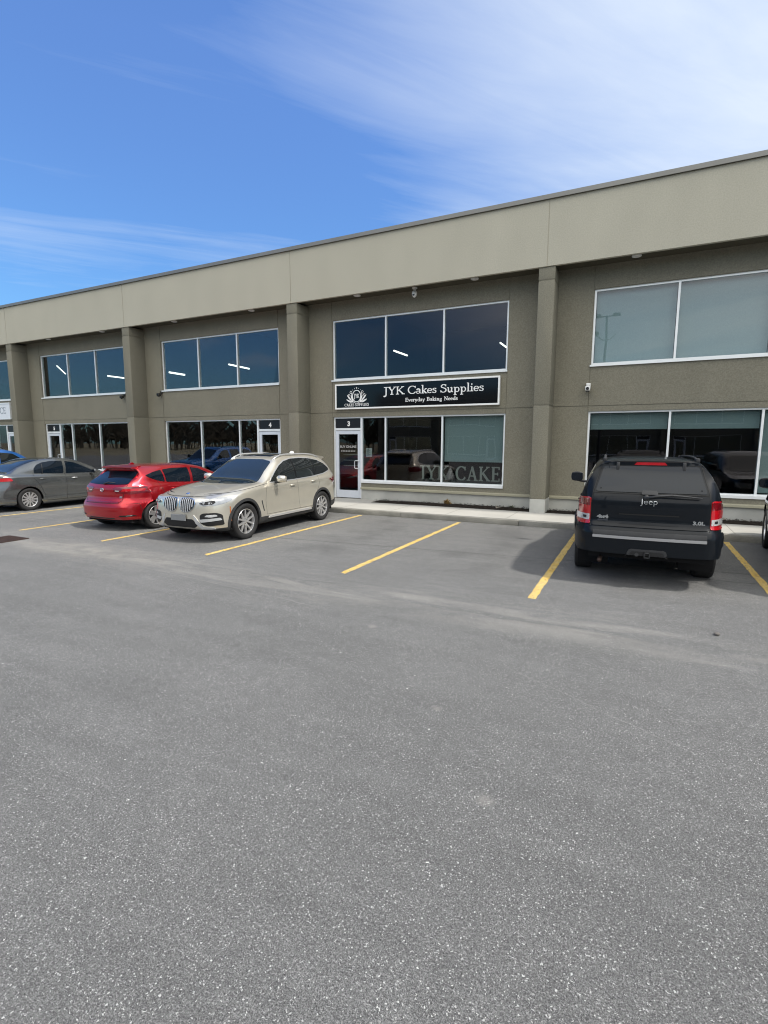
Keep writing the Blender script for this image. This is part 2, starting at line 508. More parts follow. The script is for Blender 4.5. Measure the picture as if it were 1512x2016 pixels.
    # construction joints and hairline cracks
    def line(a, c, wd, n_amp, n_scale, x0, x1):
        d = mth('SUBTRACT', Y, mth('ADD', mth('MULTIPLY', X, a), c))
        d = mth('ADD', d, mth('MULTIPLY', mth('SUBTRACT', noise(n_scale, 4), .5), n_amp))
        k = rng(mth('ABSOLUTE', d), wd * .4, wd, 1, 0)
        return mth('MULTIPLY', k, mth('MULTIPLY', rng(X, x0 - .3, x0 + .3, 0, 1), rng(X, x1 - .3, x1 + .3, 1, 0)))
    k1 = line(.10, -4.62, .016, .10, 2.0, -30, 30)
    k2 = line(.0, -3.35, .012, .25, 1.3, -5.5, .4)
    k3 = line(.0, -1.62, .014, .05, 2.0, -40, 40)
    k4 = line(.03, -5.1, .012, .3, 1.1, .5, 4)
    col = mixc(mth('MULTIPLY', mth('MAXIMUM', mth('MAXIMUM', k1, k2), mth('MAXIMUM', k3, k4)), .75), col, (.035, .035, .035))
    l1 = line(-.55, -9.75, .007, .12, 1.6, -.9, .4)
    l2 = line(-.12, -9.0, .008, .10, 1.6, -6.5, -3.2)
    col = mixc(mth('MULTIPLY', mth('MAXIMUM', l1, l2), .30), col, (.36, .36, .34))
    # two small round spots of dried splatter
    for (cx, cy, rr) in ((-1.201, -10.18, .035), (-.629, -10.97, .05), (-2.4, -8.9, .05)):
        ax = mth('SUBTRACT', X, cx); ay = mth('SUBTRACT', Y, cy)
        dd = mth('SQRT', mth('ADD', mth('MULTIPLY', ax, ax), mth('MULTIPLY', ay, ay)))
        col = mixc(rng(mth('ADD', dd, mth('MULTIPLY', mth('SUBTRACT', noise(25, 3), .5), .05)), rr * .3, rr * 1.35, .28, 0), col, (.36, .34, .31))
    lk(col, b.inputs['Base Color'])
    hb = mth('ADD', mth('MULTIPLY', mth('ADD', c1, c2), .5), mth('MULTIPLY', grain, .9))
    bp = new('ShaderNodeBump'); bp.inputs['Strength'].default_value = .55; bp.inputs['Distance'].default_value = .004
    lk(hb, bp.inputs['Height']); lk(bp.outputs[0], b.inputs['Normal'])
    return m
M['asphalt'] = ground_material()
M['field'] = vary(mat('field', (.2, .17, .1), .95), (.17, .145, .085), .05, .35, col2=None)

g = MB().add([(-900, -900, -.02), (900, -900, -.02), (900, 900, -.02), (-900, 900, -.02)], [(0, 1, 2, 3)])
tag(g.build('ground', M['field']), kind='structure')
g = MB().add([(-70, -46, 0), (60, -46, 0), (60, 0, 0), (-70, 0, 0)], [(0, 1, 2, 3)])
tag(g.build('parking_lot', M['asphalt']), kind='structure')

def worn_paint():
    m = mat('line_paint', (.6, .4, .06), .75, spec=.3)
    t, b, new, lk = nodes(m)
    tc = new('ShaderNodeTexCoord')
    def nz(s, d, lo, hi, a, c):
        n = new('ShaderNodeTexNoise'); n.inputs['Scale'].default_value = s; n.inputs['Detail'].default_value = d; n.inputs['Roughness'].default_value = .65
        lk(tc.outputs['Object'], n.inputs['Vector'])
        r = new('ShaderNodeMapRange'); r.inputs['From Min'].default_value = lo; r.inputs['From Max'].default_value = hi
        r.inputs['To Min'].default_value = a; r.inputs['To Max'].default_value = c
        lk(n.outputs['Fac'], r.inputs['Value']); return r.outputs[0]
    mx = new('ShaderNodeMix'); mx.data_type = 'RGBA'
    lk(nz(5, 3, .3, .7, 0, 1), mx.inputs['Factor'])
    mx.inputs[6].default_value = (.62, .40, .075, 1); mx.inputs[7].default_value = (.64, .49, .20, 1)
    m2 = new('ShaderNodeMix'); m2.data_type = 'RGBA'
    lk(nz(22, 9, .50, .66, 0, .8), m2.inputs['Factor'])
    lk(mx.outputs[2], m2.inputs[6]); m2.inputs[7].default_value = (.15, .14, .12, 1)
    m3 = new('ShaderNodeMix'); m3.data_type = 'RGBA'
    lk(nz(120, 3, .55, .75, 0, .6), m3.inputs['Factor'])
    lk(m2.outputs[2], m3.inputs[6]); m3.inputs[7].default_value = (.2, .16, .08, 1)
    lk(m3.outputs[2], b.inputs['Base Color'])
    o_ = t.nodes['Material Output']; tr = new('ShaderNodeBsdfTransparent'); mxs = new('ShaderNodeMixShader')
    lk(nz(34, 10, .585, .62, 0, 1), mxs.inputs[0]); lk(b.outputs[0], mxs.inputs[1]); lk(tr.outputs[0], mxs.inputs[2]); lk(mxs.outputs[0], o_.inputs['Surface'])
    return m
M['line'] = worn_paint()
PW, PX = 2.736, -6.555
rl = random.Random(3)
for k in range(-9, 5):
    x = PX + k * PW
    b = MB(); n = 60
    ys = [-7.15 + (7.15 - 1.60) * i / n for i in range(n + 1)]
    L = [(x - .05 + rl.uniform(-.008, .008), y, .004) for y in ys]
    Q = [(x + .05 + rl.uniform(-.008, .008), y, .004) for y in ys]
    if k != 1 + 1:
        L[0] = (x - .05, ys[0] + .05, .004)
    b.add(L + Q, [(i, n + 1 + i, n + 2 + i, i + 1) for i in range(n)])
    tag(b.build('parking_line', M['line']), kind='structure')

# ================================================================= BUILDING
BW = 7.617            # width of one unit
CX0 = -2.466          # left edge of the column right of unit 3
CW = .393
YW = .696             # front of the recessed wall
K0, K1 = -6, 3        # columns K0..K1
def ctr(k):           # centre line of the unit between column k and k+1
    return CX0 + CW / 2 + (k + .5) * BW
HW = 2.755
DW = 1.02
Z_L0, Z_L1, Z_U0, Z_U1 = .72, 2.735, 3.88, 5.70

def relief(b, us, zs, depth, y0, mi=0, x0=0.0):
    """front relief of a wall: depth[i][j] in metres behind y0, None = opening"""
    nu, nz = len(us) - 1, len(zs) - 1
    REV = .16
    def D(i, j):
        if i < 0 or j < 0 or i >= nu or j >= nz: return 0.0
        return depth(i, j)
    for i in range(nu):
        for j in range(nz):
            d = D(i, j)
            xa, xb, za, zb = x0 + us[i], x0 + us[i + 1], zs[j], zs[j + 1]
            if d is not None:
                b.add([(xa, y0 + d, za), (xb, y0 + d, za), (xb, y0 + d, zb), (xa, y0 + d, zb)], [(0, 1, 2, 3)], mi)
            dd = REV if d is None else d
            for (ii, jj, p, q) in ((i + 1, j, (xb, za), (xb, zb)), (i, j + 1, (xa, zb), (xb, zb))):
                e = D(ii, jj)
                ee = REV if e is None else e
                if abs(ee - dd) > 1e-6:
                    b.add([(p[0], y0 + dd, p[1]), (q[0], y0 + dd, q[1]), (q[0], y0 + ee, q[1]), (p[0], y0 + ee, p[1])], [(0, 1, 2, 3)], mi)

def bar(b, x0, x1, z0, z1, y0, y1, mi=0):
    b.box(x0, x1, y0, y1, z0, z1, mi)

NUM = {-1: '3', -2: '4', -3: '5', -4: '6', 0: '2', 1: '1', -5: '7', -6: '8', 2: '0'}

def text_mesh(s, size, depth=.004, bold=0.0, spacing=1.0, shear=0.0):
    cu = bpy.data.curves.new('t', 'FONT')
    cu.body = s; cu.size = size; cu.extrude = depth; cu.offset = bold; cu.space_character = spacing; cu.shear = shear
    cu.align_x = 'CENTER'; cu.resolution_u = 4
    o = bpy.data.objects.new('t', cu); COL.objects.link(o)
    me = bpy.data.meshes.new_from_object(o.evaluated_get(bpy.context.evaluated_depsgraph_get()))
    COL.objects.unlink(o); bpy.data.objects.remove(o)
    vs = [v.co.copy() for v in me.vertices]; fs = [tuple(p.vertices) for p in me.polygons]
    bpy.data.meshes.remove(me)
    return vs, fs

def put_text(b, s, size, x, y, z, mi=0, **kw):
    """text facing -Y, baseline centre at (x, y, z)"""
    vs, fs = text_mesh(s, size, **kw)
    b.add([(x + v.x, y - v.z, z + v.y) for v in vs], fs, mi)

# ---- serif lettering drawn as broad-nib strokes
def arc(cx, cz, rx, rz, a0, a1, n=12):
    return [(cx + rx * math.cos(R(a0 + (a1 - a0) * i / n)), cz + rz * math.sin(R(a0 + (a1 - a0) * i / n))) for i in range(n + 1)]
TK, TN = .115, .062
GL = {
 'J': (.50, [([(.34, .98), (.34, .05)] + arc(.17, .0, .17, .22, 0, -110, 8)[1:], TK, 0), ([(.12, .97), (.52, .97)], TN, 0), ([(.10, -.14), (.13, -.19)], .14, 0)]),
 'Y': (.80, [([(.14, .97), (.42, .48)], TK, 0), ([(.72, .97), (.42, .48)], TN, 0), ([(.42, .50), (.42, .03)], TK, 0), ([(.0, .97), (.30, .97)], TN, 0), ([(.58, .97), (.86, .97)], TN, 0), ([(.26, .03), (.58, .03)], TN, 0)]),
 'K': (.84, [([(.18, .97), (.18, .03)], TK, 0), ([(.70, .97), (.24, .48)], TN, 0), ([(.32, .56), (.74, .03)], TK, 0), ([(.03, .97), (.33, .97)], TN, 0), ([(.03, .03), (.33, .03)], TN, 0), ([(.56, .97), (.82, .97)], TN, 0), ([(.60, .03), (.90, .03)], TN, 0)]),
 'C': (.80, [(arc(.45, .5, .38, .48, 42, 318, 22), TK, 1), ([(.74, .98), (.74, .72)], TN, 0), ([(.74, .26), (.71, .10)], TN, 0)]),
 'A': (.80, [([(.40, 1.0), (.12, .03)], TN, 0), ([(.38, 1.0), (.68, .03)], TK, 0), ([(.22, .33), (.58, .33)], TN, 0), ([(-.02, .03), (.26, .03)], TN, 0), ([(.54, .03), (.84, .03)], TN, 0)]),
 'E': (.68, [([(.18, .97), (.18, .03)], TK, 0), ([(.04, .97), (.60, .97)], TN, 0), ([(.04, .03), (.62, .03)], TN, 0), ([(.18, .52), (.50, .52)], TN, 0), ([(.60, 1.0), (.60, .80)], TN, 0), ([(.62, .0), (.62, .22)], TN, 0), ([(.50, .62), (.50, .42)], TN, 0)]),
 'S': (.60, [(arc(.30, .74, .20, .24, 25, 200, 12) + arc(.28, .28, .24, .26, 75, -160, 16), TK, 1), ([(.50, .98), (.50, .74)], TN, 0), ([(.05, .02), (.05, .27)], TN, 0)]),
 'B': (.74, [([(.18, .97), (.18, .03)], TK, 0), (([(.04, .97), (.36, .97)] + arc(.36, .74, .22, .23, 90, -90, 10) + [(.18, .51)]), TN, 0), (([(.18, .51), (.38, .51)] + arc(.38, .27, .26, .24, 90, -90, 10) + [(.04, .03)]), TN, 0), (arc(.36, .74, .20, .18, 55, -55, 6), TK, 0), (arc(.38, .27, .24, .19, 55, -55, 6), TK, 0)]),
 'N': (.90, [([(.20, .97), (.20, .03)], TN, 0), ([(.18, .97), (.74, .05)], TK, 0), ([(.74, .97), (.74, .0)], TN, 0), ([(.04, .97), (.24, .97)], TN, 0), ([(.06, .03), (.34, .03)], TN, 0), ([(.60, .97), (.88, .97)], TN, 0)]),
 'P': (.66, [([(.18, .97), (.18, .03)], TK, 0), (([(.04, .97), (.36, .97)] + arc(.36, .73, .22, .24, 90, -90, 10) + [(.18, .49)]), TN, 0), (arc(.36, .73, .20, .18, 55, -55, 6), TK, 0), ([(.04, .03), (.34, .03)], TN, 0)]),
 'U': (.86, [([(.18, .97), (.18, .34)] + arc(.42, .32, .24, .30, 180, 360, 12) + [(.66, .97)], TK * .8, 0), ([(.02, .97), (.32, .97)], TN, 0), ([(.54, .97), (.82, .97)], TN, 0)]),
 'L': (.64, [([(.18, .97), (.18, .03)], TK, 0), ([(.04, .97), (.34, .97)], TN, 0), ([(.04, .03), (.60, .03)], TN, 0), ([(.60, .0), (.60, .24)], TN, 0)]),
 'I': (.38, [([(.18, .97), (.18, .03)], TK, 0), ([(.04, .97), (.33, .97)], TN, 0), ([(.04, .03), (.33, .03)], TN, 0)]),
 'a': (.50, [(arc(.22, .40, .16, .18, 160, 20, 7) + [(.37, .04)], TK * .9, 0), (arc(.20, .16, .15, .15, 90, 360, 14), TN * 1.2, 1), ([(.37, .06), (.47, .04)], TN, 0), ([(.36, .30), (.18, .30)], TN, 0)]),
 'k': (.56, [([(.14, 1.04), (.14, .03)], TK, 0), ([(.46, .57), (.16, .26)], TN, 0), ([(.22, .32), (.46, .03)], TK, 0), ([(.02, 1.02), (.14, 1.02)], TN, 0), ([(.02, .03), (.27, .03)], TN, 0), ([(.34, .57), (.54, .57)], TN, 0), ([(.38, .03), (.58, .03)], TN, 0)]),
 'e': (.48, [(arc(.24, .30, .19, .28, 0, 320, 18), TK * .85, 1), ([(.06, .31), (.43, .31)], TN, 0)]),
 's': (.40, [(arc(.20, .44, .13, .14, 30, 200, 8) + arc(.19, .17, .15, .16, 75, -160, 10), TK * .85, 1), ([(.33, .60), (.33, .44)], TN, 0), ([(.05, .0), (.05, .16)], TN, 0)]),
 'u': (.60, [([(.14, .57), (.14, .20)] + arc(.27, .18, .13, .16, 180, 300, 6), TK, 0), ([(.43, .57), (.43, .03)], TK, 0), ([(.34, .10), (.43, .20)], TN, 0), ([(.02, .57), (.16, .57)], TN, 0), ([(.32, .57), (.44, .57)], TN, 0), ([(.43, .03), (.56, .03)], TN, 0)]),
 'p': (.58, [([(.14, .58), (.14, -.32)], TK, 0), (arc(.31, .29, .17, .28, 140, -140, 16), TK * .85, 1), ([(.02, .57), (.14, .57)], TN, 0), ([(.02, -.33), (.28, -.33)], TN, 0)]),
 'l': (.30, [([(.14, 1.04), (.14, .03)], TK, 0), ([(.02, 1.02), (.14, 1.02)], TN, 0), ([(.02, .03), (.27, .03)], TN, 0)]),
 'i': (.30, [([(.14, .58), (.14, .03)], TK, 0), ([(.02, .57), (.14, .57)], TN, 0), ([(.02, .03), (.27, .03)], TN, 0), ([(.10, .85), (.18, .85)], .14, 0)]),
 'v': (.54, [([(.10, .57), (.27, .02)], TK, 0), ([(.46, .57), (.27, .02)], TN, 0), ([(.0, .57), (.20, .57)], TN, 0), ([(.36, .57), (.54, .57)], TN, 0)]),
 'r': (.42, [([(.14, .57), (.14, .03)], TK, 0), (arc(.30, .38, .15, .18, 165, 60, 6), TN * 1.4, 0), ([(.33, .52), (.40, .52)], .12, 0), ([(.02, .57), (.14, .57)], TN, 0), ([(.02, .03), (.28, .03)], TN, 0)]),
 'y': (.54, [([(.10, .57), (.28, .04)], TK, 0), ([(.47, .57), (.20, -.26), (.08, -.32)], TN * 1.1, 0), ([(.0, .57), (.20, .57)], TN, 0), ([(.36, .57), (.55, .57)], TN, 0)]),
 'd': (.58, [([(.43, 1.04), (.43, .03)], TK, 0), (arc(.26, .29, .17, .28, 40, 320, 16), TK * .85, 1), ([(.31, 1.02), (.43, 1.02)], TN, 0), ([(.43, .03), (.56, .03)], TN, 0)]),
 'n': (.60, [([(.14, .57), (.14, .03)], TK, 0), (arc(.29, .36, .14, .20, 165, 0, 8) + [(.43, .03)], TK * .9, 0), ([(.02, .57), (.14, .57)], TN, 0), ([(.02, .03), (.27, .03)], TN, 0), ([(.32, .03), (.56, .03)], TN, 0)]),
 'g': (.54, [(arc(.24, .38, .16, .19, 0, 360, 18), TK * .75, 1), (arc(.25, -.14, .21, .15, 0, 360, 18), TN * 1.2, 0), ([(.12, .22), (.10, .08), (.40, .02)], TN * 1.1, 0), ([(.38, .52), (.50, .57)], TN, 0)]),
 'D': (.84, [([(.18, .97), (.18, .03)], TK, 0), (([(.04, .97), (.36, .97)] + arc(.36, .5, .40, .47, 90, -90, 14) + [(.04, .03)]), TN, 0), (arc(.36, .5, .37, .40, 55, -55, 8), TK, 0)]),
 'R': (.80, [([(.18, .97), (.18, .03)], TK, 0), (([(.04, .97), (.36, .97)] + arc(.36, .74, .22, .23, 90, -90, 10) + [(.18, .51)]), TN, 0), (arc(.36, .74, .20, .18, 55, -55, 6), TK, 0), ([(.38, .50), (.68, .03)], TK, 0), ([(.60, .03), (.84, .03)], TN, 0), ([(.04, .03), (.34, .03)], TN, 0)]),
 ' ': (.34, []),
}
def ribbon(b, pts, wd, y, mi, depth=.006, mod=0):
    """flat stroke of width wd in the XZ plane; mod=1 thins it where it runs level"""
    n = len(pts); Lf = []; Rt = []
    for i, (x, z) in enumerate(pts):
        a = pts[max(i - 1, 0)]; c = pts[min(i + 1, n - 1)]
        dx, dz = c[0] - a[0], c[1] - a[1]
        l = math.hypot(dx, dz) or 1
        k = wd * (1 if not mod else (.45 + .55 * abs(dz) / l)) / 2
        Lf.append((x - dz / l * k, z + dx / l * k)); Rt.append((x + dz / l * k, z - dx / l * k))
    vs = [(p[0], y, p[1]) for p in Lf] + [(p[0], y, p[1]) for p in Rt] + [(p[0], y + depth, p[1]) for p in Lf] + [(p[0], y + depth, p[1]) for p in Rt]
    fs = []
    for i in range(n - 1):
        fs += [(i, i + 1, n + i + 1, n + i), (i, 2 * n + i, 2 * n + i + 1, i + 1), (n + i, n + i + 1, 3 * n + i + 1, 3 * n + i)]
    fs += [(0, n, 3 * n, 2 * n), (n - 1, 2 * n - 1, 4 * n - 1, 3 * n - 1)]
    b.add(vs, fs, mi)
def serif_width(s, track=.05):
    return sum(GL[c][0] + track for c in s)
def serif(b, s, x, z, h, y, mi=0, width=None, track=.05, bold=1.0):
    """serif text from left x, baseline z, cap height h, optional exact width"""
    k = h if width is None else width / serif_width(s, track)
    cx = x; st = 0
    for c in s:
        wd, strokes = GL[c]
        for pts, t_, md in strokes:
            st += 1
            ribbon(b, [(cx + p[0] * k, z + p[1] * h) for p in pts], t_ * h * bold, y - .0004 * (st % 5), mi, .006, md)
        cx += (wd + track) * k
    return cx

def make_building(name, label, k0, k1, door_label=True):
    root = empty(name, (0, 0, 0))
    tag(root, label, 'building')
    xl, xr = CX0 + k0 * BW, CX0 + CW + k1 * BW
    # recessed wall
    b = MB(); g = .018
    for k in range(k0, k1):
        c = ctr(k); left = (k % 2 != 0)
        dx = (-HW + DW) if left else (HW - DW)
        us = [-BW / 2, -HW - g, -HW, dx, HW, HW + g, BW / 2]
        if not left: us = [-BW / 2, -HW - g, -HW, dx, HW, HW + g, BW / 2]
        zs = [.50, Z_L0, Z_L1, 2.855, 2.878, Z_U0, Z_U1, 6.25]
        def dep(i, j, left=left):
            inw = i in (2, 3)
            if inw and j in (1, 5): return None
            if j == 0 and ((left and i == 2) or (not left and i == 3)): return None
            if j == 3: return .014
            if i in (1, 4) : return .014
            return 0.0
        relief(b, us, zs, dep, YW, 0, c)
    b.box(xl, xr, YW + .17, YW + .30, 2.80, 3.80)
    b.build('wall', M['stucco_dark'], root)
    # fascia with joints at the column lines
    b = MB()
    us = [xl]; 
    for k in range(k0, k1 + 1):
        xc = CX0 + CW / 2 + k * BW
        us += [xc - .009, xc + .009]
    us += [xr]
    zs = [6.183, 7.693]
    relief(b, us, zs, lambda i, j: .012 if i % 2 else 0.0, 0.0)
    b.add([(xl, 0, 6.183), (xr, 0, 6.183), (xr, .075, 6.178), (xl, .075, 6.178)], [(0, 1, 2, 3)])
    b.add([(xl, .075, 6.178), (xr, .075, 6.178), (xr, .075, 6.25), (xl, .075, 6.25)], [(0, 1, 2, 3)])
    b.box(xl, xr, .06, .30, 6.30, 7.69)
    for x in (xl, xr):
        b.add([(x, 0, 6.183), (x, .3, 6.183), (x, .3, 7.693), (x, 0, 7.693)], [(0, 1, 2, 3)])
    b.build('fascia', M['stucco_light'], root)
    b = MB()
    b.box(xl - .03, xr + .03, -.045, .36, 7.700, 7.800)
    b.box(xl - .03, xr + .03, -.060, -.045, 7.692, 7.790)
    for k in range(k0, k1):
        for q in (.33, 1.0):
            xx = CX0 + (k + q) * BW
            b.box(xx - .05, xx + .05, -.064, -.060, 7.690, 7.792)
    b.build('roof_coping', M['coping'], root)
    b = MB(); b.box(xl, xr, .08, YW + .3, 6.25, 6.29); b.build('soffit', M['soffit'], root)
    # roof, side and back walls
    b = MB(); b.box(xl + .1, xr - .1, .3, 24.9, 7.3, 7.45)
    b.build('roof', M['coping'], root)
    b = MB(); b.box(xl, xl + .25, YW + .16, 25, -.01, 7.7); b.box(xr - .25, xr, YW + .16, 25, -.01, 7.7); b.box(xl + .25, xr - .25, 24.75, 25, -.01, 7.7)
    b.build('side_wall', M['stucco_dark'], root)
    # floors and rooms
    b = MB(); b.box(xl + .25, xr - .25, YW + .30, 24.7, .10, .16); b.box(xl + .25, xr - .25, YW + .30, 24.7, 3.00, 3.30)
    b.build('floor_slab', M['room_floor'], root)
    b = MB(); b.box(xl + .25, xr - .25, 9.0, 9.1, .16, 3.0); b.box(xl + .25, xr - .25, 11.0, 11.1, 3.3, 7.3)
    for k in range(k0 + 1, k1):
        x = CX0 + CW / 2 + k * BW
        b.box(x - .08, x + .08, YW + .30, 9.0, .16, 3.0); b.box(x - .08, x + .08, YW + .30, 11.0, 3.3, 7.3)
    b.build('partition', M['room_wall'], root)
    # foundation and ledge
    f = MB(); l = MB()
    for k in range(k0, k1):
        c = ctr(k); left = (k % 2 != 0)
        segs = [(-BW / 2, -HW), (-HW + DW, BW / 2)] if left else [(-BW / 2, HW - DW), (HW, BW / 2)]
        for a, e in segs:
            f.box(c + a, c + e, YW + .012, YW + .3, -.01, .470)
            l.prism([(YW - .055, .470), (YW + .3, .470), (YW + .3, .550), (YW + .01, .550), (YW - .055, .520)], (c + a, c + e), 'X')
    f.build('foundation', M['concrete'], root)
    l.build('ledge', M['ledge'], root)
    # columns
    for k in range(k0, k1 + 1):
        x = CX0 + k * BW; b = MB()
        for z0, z1 in ((.4985, 2.858), (2.882, 5.855), (5.88, 6.183)):
            b.bbox(x, x + CW, .03, YW + .05, z0, z1, .018, 2)
        b.box(x + .012, x + CW - .012, .042, YW + .04, .55, 6.17)
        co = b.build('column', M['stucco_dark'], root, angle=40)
        b = MB(); b.bbox(x + .002, x + CW - .002, .035, YW + .05, .0, .4975, .012, 2)
        b.build('column_base', M['concrete'], co)
    # windows and doors
    for k in range(k0, k1):
        c = ctr(k); left = (k % 2 != 0); s = 1 if left else -1
        y0, y1 = YW + .055, YW + .150
        up = MB(); t = .048
        bar(up, c - HW, c - HW + t, Z_U0, Z_U1, y0, y1); bar(up, c + HW - t, c + HW, Z_U0, Z_U1, y0, y1)
        bar(up, c - HW + t, c + HW - t, Z_U1 - t, Z_U1, y0, y1); bar(up, c - HW + t, c + HW - t, Z_U0, Z_U0 + t, y0, y1)
        for mx in (-.918, .918):
            bar(up, c + mx - t / 2, c + mx + t / 2, Z_U0 + t, Z_U1 - t, y0, y1)
        wf = up.build('window_frame', M['alu'], root)
        b = MB(); b.box(c - HW - .02, c + HW + .02, YW - .045, YW + .10, Z_U0 - .045, Z_U0 - .003); b.build('window_sill', M['alu'], wf)
        e = [-HW + t, -.918 - t / 2, -.918 + t / 2, .918 - t / 2, .918 + t / 2, HW - t]
        for i in range(3):
            b = MB(); b.box(c + e[2 * i], c + e[2 * i + 1], YW + .09, YW + .104, Z_U0 + t, Z_U1 - t); b.build('pane', M['glass'], wf)
        # shop front
        lo = MB(); dz = .16
        xa, xb = (-HW + DW, HW) if left else (-HW, HW - DW)         # glazed part
        lo_t = .045
        mains = sorted([s * -.935, s * .895])
        side = s * -.93 - s * 0
        bar(lo, c - HW, c + HW, Z_L1 - lo_t, Z_L1, y0, y1)
        bar(lo, c + xa + (0 if not left else 0), c + xb, Z_L0, Z_L0 + .055, y0, y1)
        vx = [-.918, .918]
        for mx in vx: bar(lo, c + mx - t / 2, c + mx + t / 2, Z_L0 + .055, Z_L1 - lo_t, y0, y1)
        # jambs
        ox = -s * HW; ix = -s * (HW - DW)
        bar(lo, *sorted((c + ox, c + ox + s * t)), dz, Z_L1 - lo_t, y0, y1)
        bar(lo, *sorted((c + ix - s * .05, c + ix + s * .02)), dz, Z_L1 - lo_t, y0 - .002, y1)
        bar(lo, *sorted((c + s * HW, c + s * HW - s * t)), Z_L0 + .055, Z_L1 - lo_t, y0, y1)
        hx = sorted((c + ox + s * t, c + ix - s * .05))
        bar(lo, hx[0], hx[1], 2.315, 2.385, y0, y1)
        sf = lo.build('shop_front', M['alu'], root)
        b = MB(); b.box(c + xa, c + xb, YW - .04, YW + .054, Z_L0 - .045, Z_L0 + .02); b.build('window_sill', M['alu'], sf)
        gx = sorted([ix + s * .02, s * -.918 - s * t / 2]); g2 = [-.918 + t / 2, .918 - t / 2]; g3 = sorted([s * .918 + s * t / 2, s * (HW - t)])
        for (p, q) in (gx, g2, g3):
            b = MB(); b.box(c + p, c + q, YW + .09, YW + .104, Z_L0 + .055, Z_L1 - lo_t); b.build('pane', M['glass'], sf)
        tr = MB(); tr.box(hx[0], hx[1], YW + .09, YW + .104, 2.385, Z_L1 - lo_t); tp = tr.build('transom_pane', M['black'], sf)
        if k in (-1, -2, -3):
            b = MB(); put_text(b, NUM[k], .205, (hx[0] + hx[1]) / 2 + .02, YW + .086, 2.455, depth=.003, bold=.009)
            b.build('unit_number', M['white'], tp)
        # door leaf
        d = MB(); a0, a1 = hx[0] + .008, hx[1] - .008; yd0, yd1 = y0 + .02, y1 - .015
        st = .105
        bar(d, a0, a0 + st, dz + .012, 2.305, yd0, yd1); bar(d, a1 - st, a1, dz + .012, 2.305, yd0, yd1)
        bar(d, a0 + st, a1 - st, 2.195, 2.305, yd0, yd1); bar(d, a0 + st, a1 - st, dz + .012, dz + .25, yd0, yd1)
        do = d.build('door', M['door_alu'], root)
        b = MB(); b.box(a0 + st, a1 - st, (yd0 + yd1) / 2, (yd0 + yd1) / 2 + .012, dz + .25, 2.195); b.build('pane', M['glass'], do)
        b = MB(); xh = (a1 - st / 2) if left else (a0 + st / 2); xo = xh - s * .0 ; xg = xh - s * .13
        b.tube([(xh, yd0 + .01, 1.36), (xh, yd0 - .06, 1.36), (xg + s * .02, yd0 - .07, 1.36), (xg, yd0 - .07, 1.34), (xg, yd0 - .07, 1.14), (xg + s * .02, yd0 - .07, 1.12), (xh, yd0 - .06, 1.12), (xh, yd0 + .01, 1.12)], .014, 10)
        b.build('door_handle', M['silver_trim'], do, smooth=True)
    return root

B = make_building('commercial_building', 'long two-storey taupe stucco business building with square columns and pale roof band', K0, K1)

# soffit downlights
for (x, y) in [(-22.725, .34), (-19.247, .34), (-15.30, .36), (-11.739, .36), (-7.75, .36), (-4.18, .36), (-.32, .36), (3.4, .36)]:
    b = MB(); b.cyl((x, y, 6.240), .105, .022, 'Z', 28); b.cyl((x, y, 6.226), .085, .01, 'Z', 28)
    b.build('soffit_light', M['cam_white'], B, angle=40)

# roller blinds hanging behind glass
def blind(x0, x1, z0, z1, y=YW + .22, m=None):
    b = MB(); n = 40
    b.box(x0, x1, y, y + .004, z0 + .03, z1)
    b.box(x0, x1, y - .008, y + .012, z0, z0 + .03)
    b.cyl(((x0 + x1) / 2, y + .03, z1 + .02), .03, x1 - x0, 'X', 12)
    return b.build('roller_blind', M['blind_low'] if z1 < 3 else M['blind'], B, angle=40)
c3, c2 = ctr(-1), ctr(0)
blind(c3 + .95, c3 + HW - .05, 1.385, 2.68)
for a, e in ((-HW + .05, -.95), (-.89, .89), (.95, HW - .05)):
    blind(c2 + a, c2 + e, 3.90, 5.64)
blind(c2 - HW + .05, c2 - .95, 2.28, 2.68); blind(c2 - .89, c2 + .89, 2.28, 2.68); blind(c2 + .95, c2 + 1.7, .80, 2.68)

# fluorescent battens inside the upper rooms
def batten(p, q):
    b = MB(); d = (Vector(q) - Vector(p)); b.tube([p, q], .034, 4)
    return b.build('ceiling_batten', M['tube_light'], B)
batten((-8.70, 4.95, 5.45), (-8.67, 6.15, 5.45))
batten((-4.63, 5.15, 5.45), (-4.63, 6.35, 5.45))
batten((-16.86, 1.40, 4.67), (-16.90, 2.22, 4.67))
batten((-16.10, 3.93, 5.27), (-16.20, 5.35, 5.27))
batten((-24.3, 1.60, 5.40), (-24.75, 2.25, 5.15))
batten((-24.5, 4.26, 5.27), (-24.5, 5.2, 5.27))

# lettering and small things behind the unit 3 glass
b = MB(); serif(b, 'JYK', -5.98, .84, .41, YW + .30, 0, width=.98, bold=1.35); 
serif(b, 'CAKES', -4.80, .84, .41, YW + .30, 0, width=1.62, track=.1, bold=1.35)
o = b.build('window_lettering', mat('card_grey', (.27, .26, .23), .7)); tag(o, 'tall grey serif letters standing along the bottom inside the unit 3 window', 'letters')
cup = MB()
cup.lathe_x([(0, .001), (0, .09), (.13, .12), (.13, .001)], 20)
cup.v = [(v[1], v[2], v[0]) for v in cup.v]
for i in range(4):
    cup.add([(x * (.135 - i * .026), y * (.135 - i * .026), .13 + i * .05 + z * .05) for (x, y, z) in [(math.cos(a) * math.cos(e), math.sin(a) * math.cos(e), math.sin(e)) for e in (-.9, -.3, .3, .9) for a in [j * math.pi / 8 for j in range(16)]]],
            [(r * 16 + j, r * 16 + (j + 1) % 16, (r + 1) * 16 + (j + 1) % 16, (r + 1) * 16 + j) for r in range(3) for j in range(16)])
cup.cyl((0, 0, .33), .03, .05, 'Z', 10)
